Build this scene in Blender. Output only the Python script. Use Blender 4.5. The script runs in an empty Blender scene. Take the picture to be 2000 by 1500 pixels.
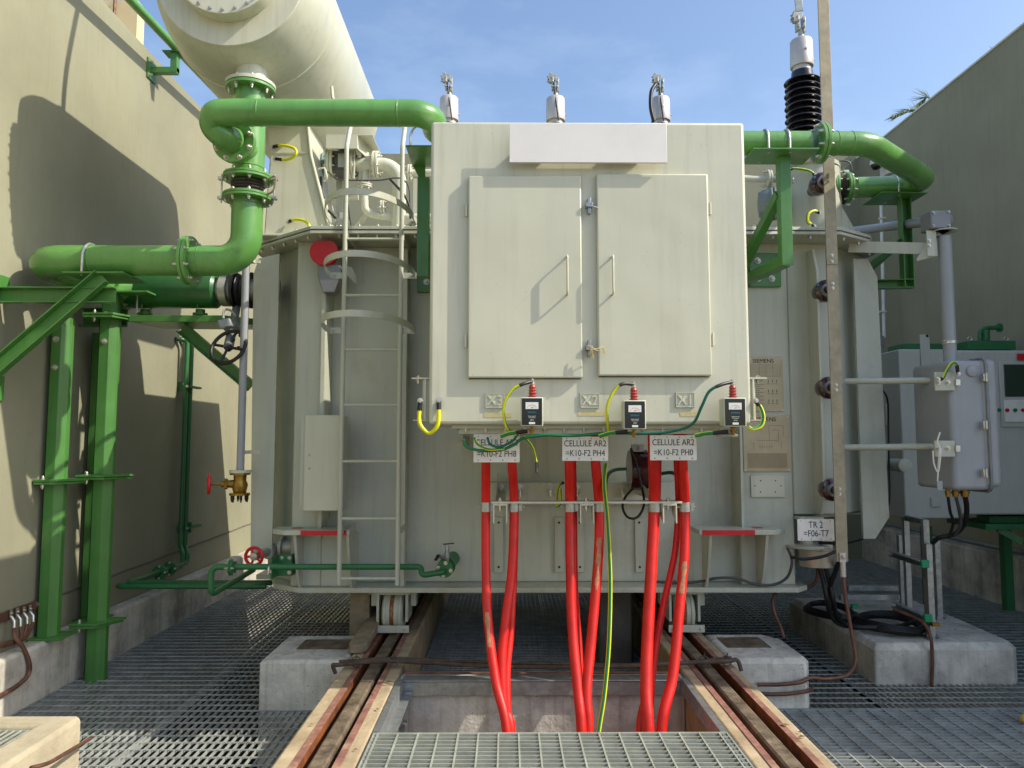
import bpy, bmesh, math, random
from mathutils import Vector as V, Matrix
random.seed(7)
sc = bpy.context.scene
C = sc.collection

# ------------------------------------------------------------------ camera, sky, sun, exposure
F = 1444.0
PITCH = math.atan(112 / F); YAW = math.atan(10 / F)
CAMZ = 1.71
cd = bpy.data.cameras.new('camera'); cam = bpy.data.objects.new('camera', cd); C.objects.link(cam)
cam.location = (0, 0, CAMZ); cam.rotation_euler = (math.pi / 2 + PITCH, 0, -YAW)
cd.sensor_width = 36; cd.lens = F / 2000 * 36; cd.clip_end = 5000; cd.clip_start = 0.05
sc.camera = cam
SUN = V((1.0, -0.25, 0.90)).normalized()
w = bpy.data.worlds.new("World"); sc.world = w; w.use_nodes = True
nt = w.node_tree; bg = nt.nodes['Background']
sky = nt.nodes.new('ShaderNodeTexSky'); sky.sky_type = 'NISHITA'; sky.sun_disc = False
sky.sun_elevation = math.asin(SUN.z); sky.sun_rotation = math.atan2(SUN.x, SUN.y)
sky.air_density = 1.1; sky.dust_density = 2.4; sky.ozone_density = 3.0
tc = nt.nodes.new('ShaderNodeTexCoord'); mp = nt.nodes.new('ShaderNodeMapping'); mp.inputs['Scale'].default_value = (1.0, 1.0, 2.6)
cl = nt.nodes.new('ShaderNodeTexNoise'); cl.inputs['Scale'].default_value = 2.3; cl.inputs['Detail'].default_value = 6; cl.inputs['Roughness'].default_value = .6
cr = nt.nodes.new('ShaderNodeValToRGB'); cr.color_ramp.elements[0].position = .50; cr.color_ramp.elements[1].position = .95
cr.color_ramp.elements[1].color = (.22, .22, .22, 1)
mx = nt.nodes.new('ShaderNodeMixRGB'); mx.inputs[2].default_value = (7.5, 7.9, 8.6, 1)
nt.links.new(tc.outputs['Generated'], mp.inputs[0]); nt.links.new(mp.outputs[0], cl.inputs['Vector']); nt.links.new(cl.outputs['Fac'], cr.inputs[0])
nt.links.new(cr.outputs[0], mx.inputs[0]); nt.links.new(sky.outputs[0], mx.inputs[1]); nt.links.new(mx.outputs[0], bg.inputs['Color'])
bg.inputs['Strength'].default_value = 0.15
sd = bpy.data.lights.new('sun', 'SUN'); sd.energy = 3.5; sd.angle = math.radians(0.5); sd.color = (1.0, .92, .78)
so = bpy.data.objects.new('sun', sd); C.objects.link(so); so.location = (20, -4, 20)
so.rotation_euler = (-SUN).to_track_quat('-Z', 'Y').to_euler()
sc.view_settings.view_transform = 'Standard'; sc.view_settings.look = 'None'
sc.view_settings.exposure = 0.68; sc.view_settings.gamma = 1.0; sc.view_settings.use_curve_mapping = False
sc.render.engine = 'CYCLES'; sc.cycles.max_bounces = 8

# ------------------------------------------------------------------ measuring helpers (photo pixel + real depth -> point)
def ray(px, py):
    x = (px - 1000) / F; u = (750 - py) / F
    d = V((x, math.cos(PITCH) - u * math.sin(PITCH), math.sin(PITCH) + u * math.cos(PITCH)))
    c, s = math.cos(YAW), math.sin(YAW)
    d = V((c * d.x + s * d.y, -s * d.x + c * d.y, d.z))
    return d / d.y
def P(px, py, Y): return V((0, 0, CAMZ)) + ray(px, py) * Y
def PZ(px, py, z):
    d = ray(px, py); return V((0, 0, CAMZ)) + d * ((z - CAMZ) / d.z)
def PX(px, py, x):
    d = ray(px, py); return V((0, 0, CAMZ)) + d * (x / d.x)

# ------------------------------------------------------------------ materials
def s2l(c): return tuple((v / 255 / 12.92 if v / 255 <= .04045 else ((v / 255 + .055) / 1.055) ** 2.4) for v in c)
MC = {}
def mat(name, rgb, rough=.5, metal=0.0, var=.08, scale=3.0, bump=.0, bscale=60, streak=0.0, dirt=0.0, dirtcol=(70, 62, 48), speck=0.0, coat=0.0, spec=.5, smear=0.0, warp=0.0):
    m = bpy.data.materials.new(name); m.use_nodes = True
    n = m.node_tree.nodes; l = m.node_tree.links; b = n['Principled BSDF']
    col = s2l(rgb)
    tc = n.new('ShaderNodeTexCoord')
    def noise(sc_, det=5, map_=None, rg=.6):
        t = n.new('ShaderNodeTexNoise'); t.inputs['Scale'].default_value = sc_; t.inputs['Detail'].default_value = det; t.inputs['Roughness'].default_value = rg
        if map_:
            mm = n.new('ShaderNodeMapping'); mm.inputs['Scale'].default_value = map_; l.new(tc.outputs['Object'], mm.inputs[0]); l.new(mm.outputs[0], t.inputs['Vector'])
        else: l.new(tc.outputs['Object'], t.inputs['Vector'])
        return t.outputs['Fac']
    def ramp(src, a, c, v0=0, v1=1):
        r = n.new('ShaderNodeMapRange'); r.inputs[1].default_value = a; r.inputs[2].default_value = c; r.inputs[3].default_value = v0; r.inputs[4].default_value = v1
        l.new(src, r.inputs[0]); return r.outputs[0]
    def mix(fac, a, bcol, typ='MIX'):
        x = n.new('ShaderNodeMixRGB'); x.blend_type = typ
        l.new(fac, x.inputs[0]) if not isinstance(fac, float) else setattr(x.inputs[0], 'default_value', fac)
        if isinstance(a, tuple): x.inputs[1].default_value = (*a, 1)
        else: l.new(a, x.inputs[1])
        if isinstance(bcol, tuple): x.inputs[2].default_value = (*bcol, 1)
        else: l.new(bcol, x.inputs[2])
        return x.outputs[0]
    dark = tuple(v * (1 - var * 1.6) for v in col); lite = tuple(min(1, v * (1 + var)) for v in col)
    c = mix(ramp(noise(scale), .3, .7), dark, lite)
    if streak: c = mix(ramp(noise(2.2, 4, (9, 9, .55)), .5, .74, 0, streak), c, s2l(dirtcol))
    if dirt: c = mix(ramp(noise(scale * .6, 8, None, .72), .52, .72, 0, dirt), c, s2l(dirtcol))
    if smear: c = mix(ramp(noise(scale * 5, 6, None, .7), .55, .68, 0, smear), c, tuple(min(1, v * 1.5) for v in col))
    if speck:
        v = n.new('ShaderNodeTexVoronoi'); v.inputs['Scale'].default_value = 26; l.new(tc.outputs['Object'], v.inputs['Vector'])
        sm = ramp(v.outputs['Distance'], .06, .12, speck, 0)
        gate = ramp(noise(4.5), .5, .56)
        mu = n.new('ShaderNodeMath'); mu.operation = 'MULTIPLY'; l.new(sm, mu.inputs[0]); l.new(gate, mu.inputs[1])
        c = mix(mu.outputs[0], c, s2l((50, 46, 40)))
    l.new(c, b.inputs['Base Color'])
    l.new(ramp(noise(scale * 2.3), .3, .7, max(.03, rough - .1), min(1, rough + .1)), b.inputs['Roughness'])
    b.inputs['Metallic'].default_value = metal; b.inputs['Coat Weight'].default_value = coat; b.inputs['Coat Roughness'].default_value = .12
    b.inputs['Specular IOR Level'].default_value = spec
    if warp:
        bw_ = n.new('ShaderNodeBump'); bw_.inputs['Strength'].default_value = warp; bw_.inputs['Distance'].default_value = .05
        l.new(noise(1.6, 2, None, .4), bw_.inputs['Height']); l.new(bw_.outputs[0], b.inputs['Normal'])
    if bump:
        bp = n.new('ShaderNodeBump'); bp.inputs['Strength'].default_value = bump; bp.inputs['Distance'].default_value = .01
        l.new(noise(bscale, 6), bp.inputs['Height']); l.new(bp.outputs[0], b.inputs['Normal'])
        if warp: l.new(bw_.outputs[0], bp.inputs['Normal'])
    return m
GREY = mat('grey paint', (187, 189, 172), .42, var=.05, scale=1.5, bump=.06, bscale=18, streak=.20, dirt=.16, dirtcol=(120, 112, 88))
GREYB = mat('grey box paint', (199, 199, 179), .40, var=.035, scale=1.2, bump=.05, bscale=14, streak=.24, dirt=.18, dirtcol=(128, 130, 106), warp=.35, speck=.22)
GREYD = mat('grey door paint', (197, 197, 176), .38, var=.035, scale=1.6, bump=.05, bscale=12, dirt=.16, streak=.12, dirtcol=(130, 128, 108), warp=.4, speck=.22)
TANK = mat('tank paint', (188, 191, 175), .45, var=.06, scale=1.1, bump=.07, bscale=9, streak=.22, dirt=.42, dirtcol=(124, 114, 88), warp=.4, speck=.35)
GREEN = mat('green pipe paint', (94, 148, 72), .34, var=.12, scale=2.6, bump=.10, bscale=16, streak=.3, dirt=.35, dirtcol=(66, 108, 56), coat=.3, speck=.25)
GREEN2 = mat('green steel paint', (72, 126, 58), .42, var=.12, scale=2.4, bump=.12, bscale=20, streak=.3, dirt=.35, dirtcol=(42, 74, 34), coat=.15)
GREENV = mat('shade darkened vessel green', (44, 100, 52), .38, var=.12, scale=2.6, bump=.08, streak=.2, dirt=.3, dirtcol=(34, 70, 36), coat=.2)  # green darkened so the vessel's shade sits in its colour
GREEN3 = mat('teal green paint', (50, 112, 66), .4, var=.1, scale=3, bump=.05, dirt=.15, dirtcol=(34, 66, 36))
STEEL = mat('galvanised steel', (168, 172, 172), .42, .75, var=.18, scale=22, bump=.08, bscale=70, dirt=.15, dirtcol=(110, 104, 94))
BOLT = mat('bolt steel', (205, 202, 192), .35, .8, var=.15, scale=40)
DARKST = mat('dark bolt', (48, 46, 42), .5, .5)
GRAT = mat('grating steel', (156, 161, 157), .55, .1, var=.2, scale=9, bump=.06, bscale=60, dirt=.3, dirtcol=(72, 74, 68))
GRATL = mat('cover grating steel', (165, 170, 158), .55, .2, var=.16, scale=9, bump=.1, bscale=50, dirt=.3, dirtcol=(120, 112, 88))
CONC = mat('concrete', (204, 201, 190), .9, var=.26, scale=3.6, bump=.7, bscale=30, streak=.45, dirt=.6, dirtcol=(100, 92, 78), speck=.9, spec=.25, smear=.12)
CONCB = mat('beam concrete', (172, 155, 126), .9, var=.2, scale=5, bump=.55, bscale=32, dirt=.45, dirtcol=(120, 98, 70), speck=.3, spec=.25, smear=.15)
CONCG = mat('kerb concrete', (194, 189, 176), .9, var=.28, scale=3.4, bump=.7, bscale=26, dirt=.6, streak=.4, dirtcol=(100, 94, 84), speck=.7, spec=.25, smear=.15)
WALL = mat('wall plaster', (146, 145, 123), .88, var=.10, scale=.8, bump=.25, bscale=14, streak=.2, dirt=.32, dirtcol=(136, 122, 92), spec=.2)
WALLR = mat('wall plaster grey', (153, 149, 124), .88, var=.10, scale=.7, bump=.25, bscale=12, streak=.18, dirt=.3, dirtcol=(118, 110, 88), spec=.2)
RUST = mat('rail steel', (118, 104, 86), .7, .2, var=.4, scale=10, bump=.6, bscale=50, dirt=.9, dirtcol=(66, 48, 34), smear=.7)
RUSTG = mat('groove rust', (128, 72, 34), .85, .1, var=.35, scale=10, bump=.4, bscale=50, dirt=.5, dirtcol=(46, 26, 16))
REDST = mat('worn red primer', (138, 96, 82), .9, var=.25, scale=14, bump=.5, bscale=40, dirt=1.0, dirtcol=(172, 152, 122), smear=.3)
RED = mat('red paint', (200, 22, 34), .4, var=.1, scale=6)
CABLE = mat('red cable', (210, 24, 14), .46, var=.2, scale=5, bump=.2, bscale=18, dirt=.4, dirtcol=(168, 52, 34), streak=.3, speck=.35)
TAPE = mat('peeled tape', (186, 130, 96), .8, var=.25, scale=30, bump=.3, dirt=.6, dirtcol=(200, 40, 20))
YEL = mat('yellow insulation', (214, 214, 10), .4, var=.05)
GRN = mat('green insulation', (10, 112, 54), .4, var=.05)
TEAL = mat('dark green insulation', (10, 92, 74), .4, var=.05)
BLACK = mat('black rubber', (24, 24, 25), .5, var=.1)
DGREY = mat('dark grey', (70, 70, 70), .5)
SHED = mat('black glazed porcelain', (22, 16, 18), .15, var=.1, coat=.4)
BROWN = mat('brown insulator', (52, 22, 18), .22, var=.1, coat=.5)
REDINS = mat('red silicone insulator', (160, 60, 52), .5)
COPPERBAR = mat('aged copper bar', (158, 148, 124), .55, .35, var=.16, scale=9, bump=.08, dirt=.4, dirtcol=(96, 84, 58))
COPPER = mat('copper wire', (112, 78, 62), .55, .35, var=.3, scale=12, dirt=.6, dirtcol=(70, 52, 44))
ALU = mat('aluminium cap', (196, 190, 184), .4, .35, var=.05, scale=8)
BRASS = mat('brass', (150, 118, 50), .38, .75, var=.3, scale=20, bump=.2, dirt=.4, dirtcol=(84, 64, 30))
WHITE = mat('white plate', (228, 225, 216), .5, var=.05, scale=9, dirt=.25, dirtcol=(170, 164, 148))
PLATE = mat('blank light plate', (226, 223, 219), .42, var=.05, scale=2.4, bump=.03, dirt=.15, dirtcol=(176, 178, 160), smear=.06)
TXT = mat('black lettering', (24, 24, 26), .6)
NAME = mat('bronze name plate', (176, 163, 134), .42, .4, var=.08, scale=6)
NAMED = mat('engraving', (98, 84, 60), .6, .2)
CAB = mat('cabinet grey', (150, 154, 157), .4, var=.04, scale=3, bump=.02, streak=.08)
CABB = mat('background cabinet grey', (190, 190, 180), .4, var=.04, scale=3, streak=.08)
CABS = mat('weathered alloy casting', (128, 130, 132), .45, .3, var=.08, scale=6)
SMOKE = mat('black instrument face', (14, 16, 18), .2, var=.05, coat=.4)
CYAN = mat('cyan print', (20, 140, 150), .5)
DIAL = mat('dial face', (226, 228, 222), .35)
GLASS = mat('dark window glass', (40, 62, 50), .08, var=.1, coat=.6)
BLUE = mat('blue dot', (40, 150, 190), .4)
CAPG = mat('bright green cap', (12, 140, 92), .4)
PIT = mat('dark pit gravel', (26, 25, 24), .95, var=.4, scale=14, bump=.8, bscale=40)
SOIL = mat('dusty ground', (132, 120, 98), .95, var=.2, scale=1.3, bump=.3)
LEAF = mat('palm leaf', (92, 112, 66), .5, var=.25, scale=4)
TRUNK = mat('palm trunk', (104, 88, 66), .9, var=.3, scale=8, bump=.6)
BLDG = mat('cream building', (216, 196, 150), .85, var=.05)
WOOD = mat('weathered plank', (142, 128, 104), .85, var=.2, scale=9, bump=.3, dirt=.4, dirtcol=(98, 78, 54))
REDLED = mat('red button', (180, 20, 30), .3); GRNLED = mat('green button', (10, 110, 70), .3)
YOCH = mat('yellow label residue', (206, 178, 88), .7, var=.2, scale=60, dirt=.6, dirtcol=(196, 195, 176))
MAROON = mat('maroon cover', (60, 10, 16), .25, var=.1, coat=.4)
CLAMPC = mat('weathered aluminium', (176, 176, 166), .45, .5, var=.1, scale=20)

# ------------------------------------------------------------------ mesh builder
def wloc(o):
    p = V((0, 0, 0))
    while o: p += V(o.location); o = o.parent
    return p
class MB:
    def __init__(s): s.bm = bmesh.new(); s.mi = 0
    def m(s, i): s.mi = i; return s
    def face(s, vs):
        try: f = s.bm.faces.new(vs); f.material_index = s.mi; return f
        except ValueError: return None
    def v(s, p): return s.bm.verts.new(p)
    def box(s, x0, x1, y0, y1, z0, z1):
        a = [s.v((x, y, z)) for z in (z0, z1) for y in (y0, y1) for x in (x0, x1)]
        for q in ((0, 2, 3, 1), (4, 5, 7, 6), (0, 1, 5, 4), (2, 6, 7, 3), (0, 4, 6, 2), (1, 3, 7, 5)): s.face([a[i] for i in q])
        return s
    def obox(s, c, ax, ay, az):
        c, ax, ay, az = V(c), V(ax), V(ay), V(az)
        a = [s.v(c + ax * i + ay * j + az * k) for k in (-.5, .5) for j in (-.5, .5) for i in (-.5, .5)]
        for q in ((0, 2, 3, 1), (4, 5, 7, 6), (0, 1, 5, 4), (2, 6, 7, 3), (0, 4, 6, 2), (1, 3, 7, 5)): s.face([a[i] for i in q])
        return s
    def bar(s, p0, p1, wd, th, up=(0, 0, 1)):
        p0, p1 = V(p0), V(p1); d = p1 - p0; n = d.normalized(); side = n.cross(V(up)).normalized(); u = side.cross(n)
        return s.obox((p0 + p1) / 2, d, side * wd, u * th)
    def channel(s, p0, p1, wd, fl, t=.008, up=(0, 0, 1), side=1):
        p0, p1 = V(p0), V(p1); d = p1 - p0; n = d.normalized(); sd_ = n.cross(V(up)).normalized(); u = sd_.cross(n)
        s.obox((p0 + p1) / 2, d, u * wd, sd_ * t)
        for k in (-1, 1): s.obox((p0 + p1) / 2 + u * k * (wd / 2 - t / 2) + sd_ * side * (fl / 2 + t / 2), d, u * t, sd_ * fl)
        return s
    def prism(s, poly, vec):
        vec = V(vec); a = [s.v(V(p)) for p in poly]; b = [s.v(V(p) + vec) for p in poly]; n = len(a)
        s.face(a[::-1]); s.face(b)
        for i in range(n): s.face([a[i], a[(i + 1) % n], b[(i + 1) % n], b[i]])
        return s
    def lathe(s, o, ax, prof, seg=32, a0=0, a1=2 * math.pi):
        o = V(o); ax = V(ax).normalized(); t = ax.orthogonal().normalized(); u = ax.cross(t); rings = []
        for d, r in prof:
            if r < 1e-6: rings.append([s.v(o + ax * d)])
            else: rings.append([s.v(o + ax * d + (t * math.cos(2 * math.pi * i / seg) + u * math.sin(2 * math.pi * i / seg)) * r) for i in range(seg)])
        for A, B in zip(rings, rings[1:]):
            for i in range(seg):
                j = (i + 1) % seg
                if len(A) == 1 and len(B) == 1: continue
                if len(A) == 1: s.face([A[0], B[j], B[i]])
                elif len(B) == 1: s.face([A[i], A[j], B[0]])
                else: s.face([A[i], A[j], B[j], B[i]])
        for R, rev in ((rings[0], True), (rings[-1], False)):
            if len(R) > 1: s.face(R[::-1] if rev else R)
        return s
    def cyl(s, p0, p1, r, seg=16, r1=None):
        d = V(p1) - V(p0); return s.lathe(p0, d, [(0, r), (d.length, r if r1 is None else r1)], seg)
    def tube(s, pts, r, seg=12, closed=False, stripe=None):
        pts = [V(p) for p in pts]; n = len(pts); tg = []
        for i in range(n):
            a = pts[(i - 1) % n] if (i or closed) else pts[0]; b = pts[(i + 1) % n] if (i < n - 1 or closed) else pts[-1]
            tg.append((b - a).normalized())
        N = tg[0].orthogonal().normalized(); rings = []
        for i in range(n):
            if i:
                q = tg[i - 1].rotation_difference(tg[i]); N = q @ N
            N = (N - tg[i] * N.dot(tg[i])).normalized(); B = tg[i].cross(N)
            rr = r(i / (n - 1)) if callable(r) else r
            rings.append([s.v(pts[i] + (N * math.cos(2 * math.pi * k / seg) + B * math.sin(2 * math.pi * k / seg)) * rr) for k in range(seg)])
        m0 = s.mi
        for i in range(n if closed else n - 1):
            A, Bq = rings[i], rings[(i + 1) % n]
            for k in range(seg):
                if stripe: s.mi = stripe[0] if (k * 12 // seg) % 6 < 3 else stripe[1]
                s.face([A[k], A[(k + 1) % seg], Bq[(k + 1) % seg], Bq[k]])
        s.mi = m0 if not stripe else stripe[0]
        if not closed: s.face(rings[0][::-1]); s.face(rings[-1])
        s.mi = m0
        return s
    def bolt(s, p, ax, r=.012, h=.012):
        ax = V(ax).normalized(); s.lathe(p, ax, [(-h * .2, r * 1.45), (h * .12, r * 1.45)], 10)
        return s.lathe(V(p) + ax * h * .12, ax, [(0, r), (h, r), (h * 1.01, r * .6), (h * 1.5, r * .6)], 6)
    def text(s, txt, x, z, y, size, xs=.85, ext=.0006, align='CENTER', flip=1):
        cu = bpy.data.curves.new('t', 'FONT'); cu.body = txt; cu.size = size; cu.extrude = ext; cu.align_x = align; cu.offset = 0
        o = bpy.data.objects.new('t', cu); C.objects.link(o); bpy.context.view_layer.update()
        me = bpy.data.meshes.new_from_object(o.evaluated_get(bpy.context.evaluated_depsgraph_get()))
        mp_ = [s.v((x + v.co.x * xs, y - v.co.z, z + v.co.y)) for v in me.vertices]
        for p in me.polygons: s.face([mp_[i] for i in p.vertices])
        bpy.data.objects.remove(o); bpy.data.curves.remove(cu); bpy.data.meshes.remove(me)
        return s
    def build(s, name, mats, parent=None, bevel=0, smooth=True, kind=None, label=None, cat=None, group=None, segs=2):
        bmesh.ops.recalc_face_normals(s.bm, faces=s.bm.faces[:])
        me = bpy.data.meshes.new(name)
        if parent is not None: off = wloc(parent)
        else:
            zs = [v.co for v in s.bm.verts]
            off = V(((min(c.x for c in zs) + max(c.x for c in zs)) / 2, (min(c.y for c in zs) + max(c.y for c in zs)) / 2, min(c.z for c in zs)))
        bmesh.ops.translate(s.bm, verts=s.bm.verts[:], vec=-off)
        s.bm.to_mesh(me); s.bm.free()
        for m_ in (mats if isinstance(mats, (list, tuple)) else [mats]): me.materials.append(m_)
        if smooth:
            me.polygons.foreach_set('use_smooth', [True] * len(me.polygons)); me.set_sharp_from_angle(angle=math.radians(38))
        o = bpy.data.objects.new(name, me); C.objects.link(o)
        if parent is not None: o.parent = parent
        else: o.location = off
        if bevel:
            b = o.modifiers.new('bevel', 'BEVEL'); b.width = bevel; b.segments = segs; b.limit_method = 'ANGLE'; b.angle_limit = math.radians(50); b.harden_normals = False
        tag(o, label, cat, group, kind)
        return o
def tag(o, label=None, cat=None, group=None, kind=None):
    for k, v_ in (('label', label), ('category', cat), ('group', group), ('kind', kind)):
        if v_: o[k] = v_
def thing(name, label, cat, loc, group=None):
    o = bpy.data.objects.new(name, None); C.objects.link(o); o.location = V(loc); o.empty_display_size = .1
    tag(o, label, cat, group); return o
def copy_thing(src, loc, label, group=None):
    r = src.copy(); C.objects.link(r); r.location = V(loc); r['label'] = label
    if group: r['group'] = group
    for ch in list(src.children):
        c = ch.copy(); C.objects.link(c); c.parent = r
        for g in ch.children:
            d = g.copy(); C.objects.link(d); d.parent = c
    return r
def fillet(pts, R, n=7):
    pts = [V(p) for p in pts]; out = [pts[0]]
    for i in range(1, len(pts) - 1):
        a, b, c = pts[i - 1], pts[i], pts[i + 1]; d1 = (a - b); d2 = (c - b)
        r_ = R[i - 1] if isinstance(R, (list, tuple)) else R
        ang = d1.angle(d2)
        t = min(r_ / math.tan(ang / 2), d1.length * .49, d2.length * .49) if ang < 3.13 else 0
        if t <= 0: out.append(b); continue
        d1.normalize(); d2.normalize(); p0 = b + d1 * t; p1 = b + d2 * t
        rr = t * math.tan(ang / 2); ctr = b + (d1 + d2).normalized() * (rr / math.sin(ang / 2))
        v0 = p0 - ctr; v1 = p1 - ctr; th = v0.angle(v1)
        for k in range(n + 1):
            s_ = k / n; out.append(ctr + (v0 * math.sin((1 - s_) * th) + v1 * math.sin(s_ * th)) / math.sin(th))
    out.append(pts[-1]); return out
def curve(pts, n=8):
    """Catmull-Rom through the points"""
    pts = [V(p) for p in pts]; q = [pts[0] * 2 - pts[1]] + pts + [pts[-1] * 2 - pts[-2]]; out = []
    for i in range(1, len(q) - 2):
        for k in range(n):
            t = k / n; a, b, c, d = q[i - 1], q[i], q[i + 1], q[i + 2]
            out.append(.5 * ((2 * b) + (c - a) * t + (2 * a - 5 * b + 4 * c - d) * t * t + (3 * b - a - 3 * c + d) * t ** 3))
    out.append(pts[-1]); return out
def flange_pair(name, parent, p, ax, r, t=.022, n=8, gap=.004, mats=None, br=.011, label=None):
    """two bolted discs; material 0 disc, 1 bolts, 2 gasket"""
    p = V(p); ax = V(ax).normalized(); mb = MB()
    mb.m(0).lathe(p - ax * (gap / 2 + t), ax, [(0, r), (t, r)], 40); mb.lathe(p + ax * gap / 2, ax, [(0, r), (t, r)], 40)
    mb.m(2).lathe(p - ax * gap / 2, ax, [(0, r * .94), (gap, r * .94)], 32)
    a = ax.orthogonal().normalized(); b = ax.cross(a)
    for k in range(n):
        th = 2 * math.pi * (k + .5) / n; q = p + (a * math.cos(th) + b * math.sin(th)) * r * .84
        for sgn in (-1, 1):
            mb.m(1).bolt(q + ax * sgn * (gap / 2 + t), ax * sgn, br, br * (1.3 if sgn > 0 else 1.9))
    return mb.build(name, mats or [GREEN, BOLT, BLACK], parent, bevel=.002, label=label)

# ================================================================== SETTING
MB().box(-60, 60, -40, 90, -1.3, -1.25).build('ground', SOIL, kind='structure', smooth=False)
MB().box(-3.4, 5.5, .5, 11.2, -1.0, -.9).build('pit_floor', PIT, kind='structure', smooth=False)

def grating(x0, x1, y0, y1, z, along='y', pitch=.045, rod=.10, depth=.02, t=.004, seam=1.0, rod_r=.0042):
    mb = MB()
    if along == 'y':
        n = int((x1 - x0) / pitch)
        for i in range(n + 1): x = x0 + i * pitch; mb.box(x - t / 2, x + t / 2, y0, y1, z - depth, z)
        for i in range(int((y1 - y0) / rod) + 1): y = y0 + .02 + i * rod; mb.box(x0, x1, y - rod_r, y + rod_r, z - .006, z + .0015)
        k = 1
        while x0 + k * seam < x1: mb.box(x0 + k * seam - .012, x0 + k * seam - .006, y0, y1, z - depth, z + .001); mb.box(x0 + k * seam + .006, x0 + k * seam + .012, y0, y1, z - depth, z + .001); k += 1
    else:
        n = int((y1 - y0) / pitch)
        for i in range(n + 1): y = y0 + i * pitch; mb.box(x0, x1, y - t / 2, y + t / 2, z - depth, z)
        for i in range(int((x1 - x0) / rod) + 1): x = x0 + .02 + i * rod; mb.box(x - rod_r, x + rod_r, y0, y1, z - .006, z + .0015)
    for a in (x0, x1): mb.box(a - .003, a + .003, y0, y1, z - depth - .002, z + .0005)
    for a in (y0, y1): mb.box(x0, x1, a - .003, a + .003, z - depth - .003, z + .001)
    return mb
grating(-3.105, -1.03, 3.95, 10.9, 0, rod=.1).build('floor_grating', GRAT, kind='structure', smooth=False)
grating(-2.17, -1.03, 2.2, 3.94, 0, rod=.1).build('floor_grating', GRAT, kind='structure', smooth=False)
grating(-.64, 1.05, 4.66, 10.9, 0, rod=.045, pitch=.045).build('floor_grating', GRAT, kind='structure', smooth=False)
grating(1.43, 5.19, 4.86, 10.9, 0, rod=.1).build('floor_grating', GRAT, kind='structure', smooth=False)
tag(grating(1.43, 4.2, 2.2, 4.84, .01, along='x', pitch=.043, rod=.105, depth=.04, t=.005).build('grating_panel', GRAT, smooth=False),
    'wide blue grey bar grating panel in the lower right corner of the floor', 'grating')
tag(grating(-.635, 1.055, 2.3, 3.66, .318, along='x', pitch=.041, rod=.096, depth=.032, t=.005, rod_r=.004).build('trench_cover', GRATL, smooth=False),
    'pale steel grating cover over the cable trench between the two rails', 'grating')

# walls (each one a thing)
def wall(name, x0, x1, y0, y1, z1, m, label, cop=None, copm=None):
    t = thing(name, label, 'wall', ((x0 + x1) / 2, (y0 + y1) / 2, -1.2))
    MB().box(x0, x1, y0, y1, -1.2, z1).build('wall_panel', m, t, smooth=False)
    if cop: MB().box(*cop).build('coping', copm, t, bevel=.01)
    return t
lw = wall('boundary_wall', -3.55, -3.25, -3, 11.25, 5.24, WALL, 'sunlit beige plastered wall on the left, marked with equipment shadows')
jt = MB(); ja_, jb_ = PX(220, 1124, -3.247), PX(486, 1024, -3.247); pts = [V((-3.248, y, ja_.z + (jb_.z - ja_.z) * (y - ja_.y) / (jb_.y - ja_.y) + .002 * math.sin(y * 9) + .0015 * math.sin(y * 41))) for y in [4.2 + .05 * i for i in range(134)]]
jt.tube(pts, .009, 6); jt.build('mortar_seam', mat('seam sealant', (112, 106, 94), .9), lw)
bw = wall('boundary_wall', -3.25, 5.35, 10.95, 11.25, 6.07, WALL, 'beige back wall behind the grey transformer, its top edge against the sky')
rw = wall('boundary_wall', 5.35, 5.65, 3.3, 11.25, 6.0, WALLR, 'tall shaded grey wall rising along the right side of the yard', (5.33, 5.67, 3.3, 11.25, 6.003, 6.03), WHITE)
# kerbs
MB().box(-3.25, -3.11, -1, 10.95, -.95, .365).build('kerb', CONCG, kind='structure', bevel=.025)
MB().prism([(5.2, 10.95, -.9), (5.2, 10.95, .50), (5.23, 10.95, .53), (5.345, 10.95, .53), (5.345, 10.95, -.9)], (0, -7.6, 0)).build('kerb', CONCG, kind='structure', bevel=.015)
# white conduit resting on the right kerb
MB().tube([(5.22, 10.6, .57), (5.2, 6, .60), (5.18, 4.5, .6)], .022, 12).build('conduit', STEEL, label='thin grey conduit lying along the top of the right kerb', cat='conduit')

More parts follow.
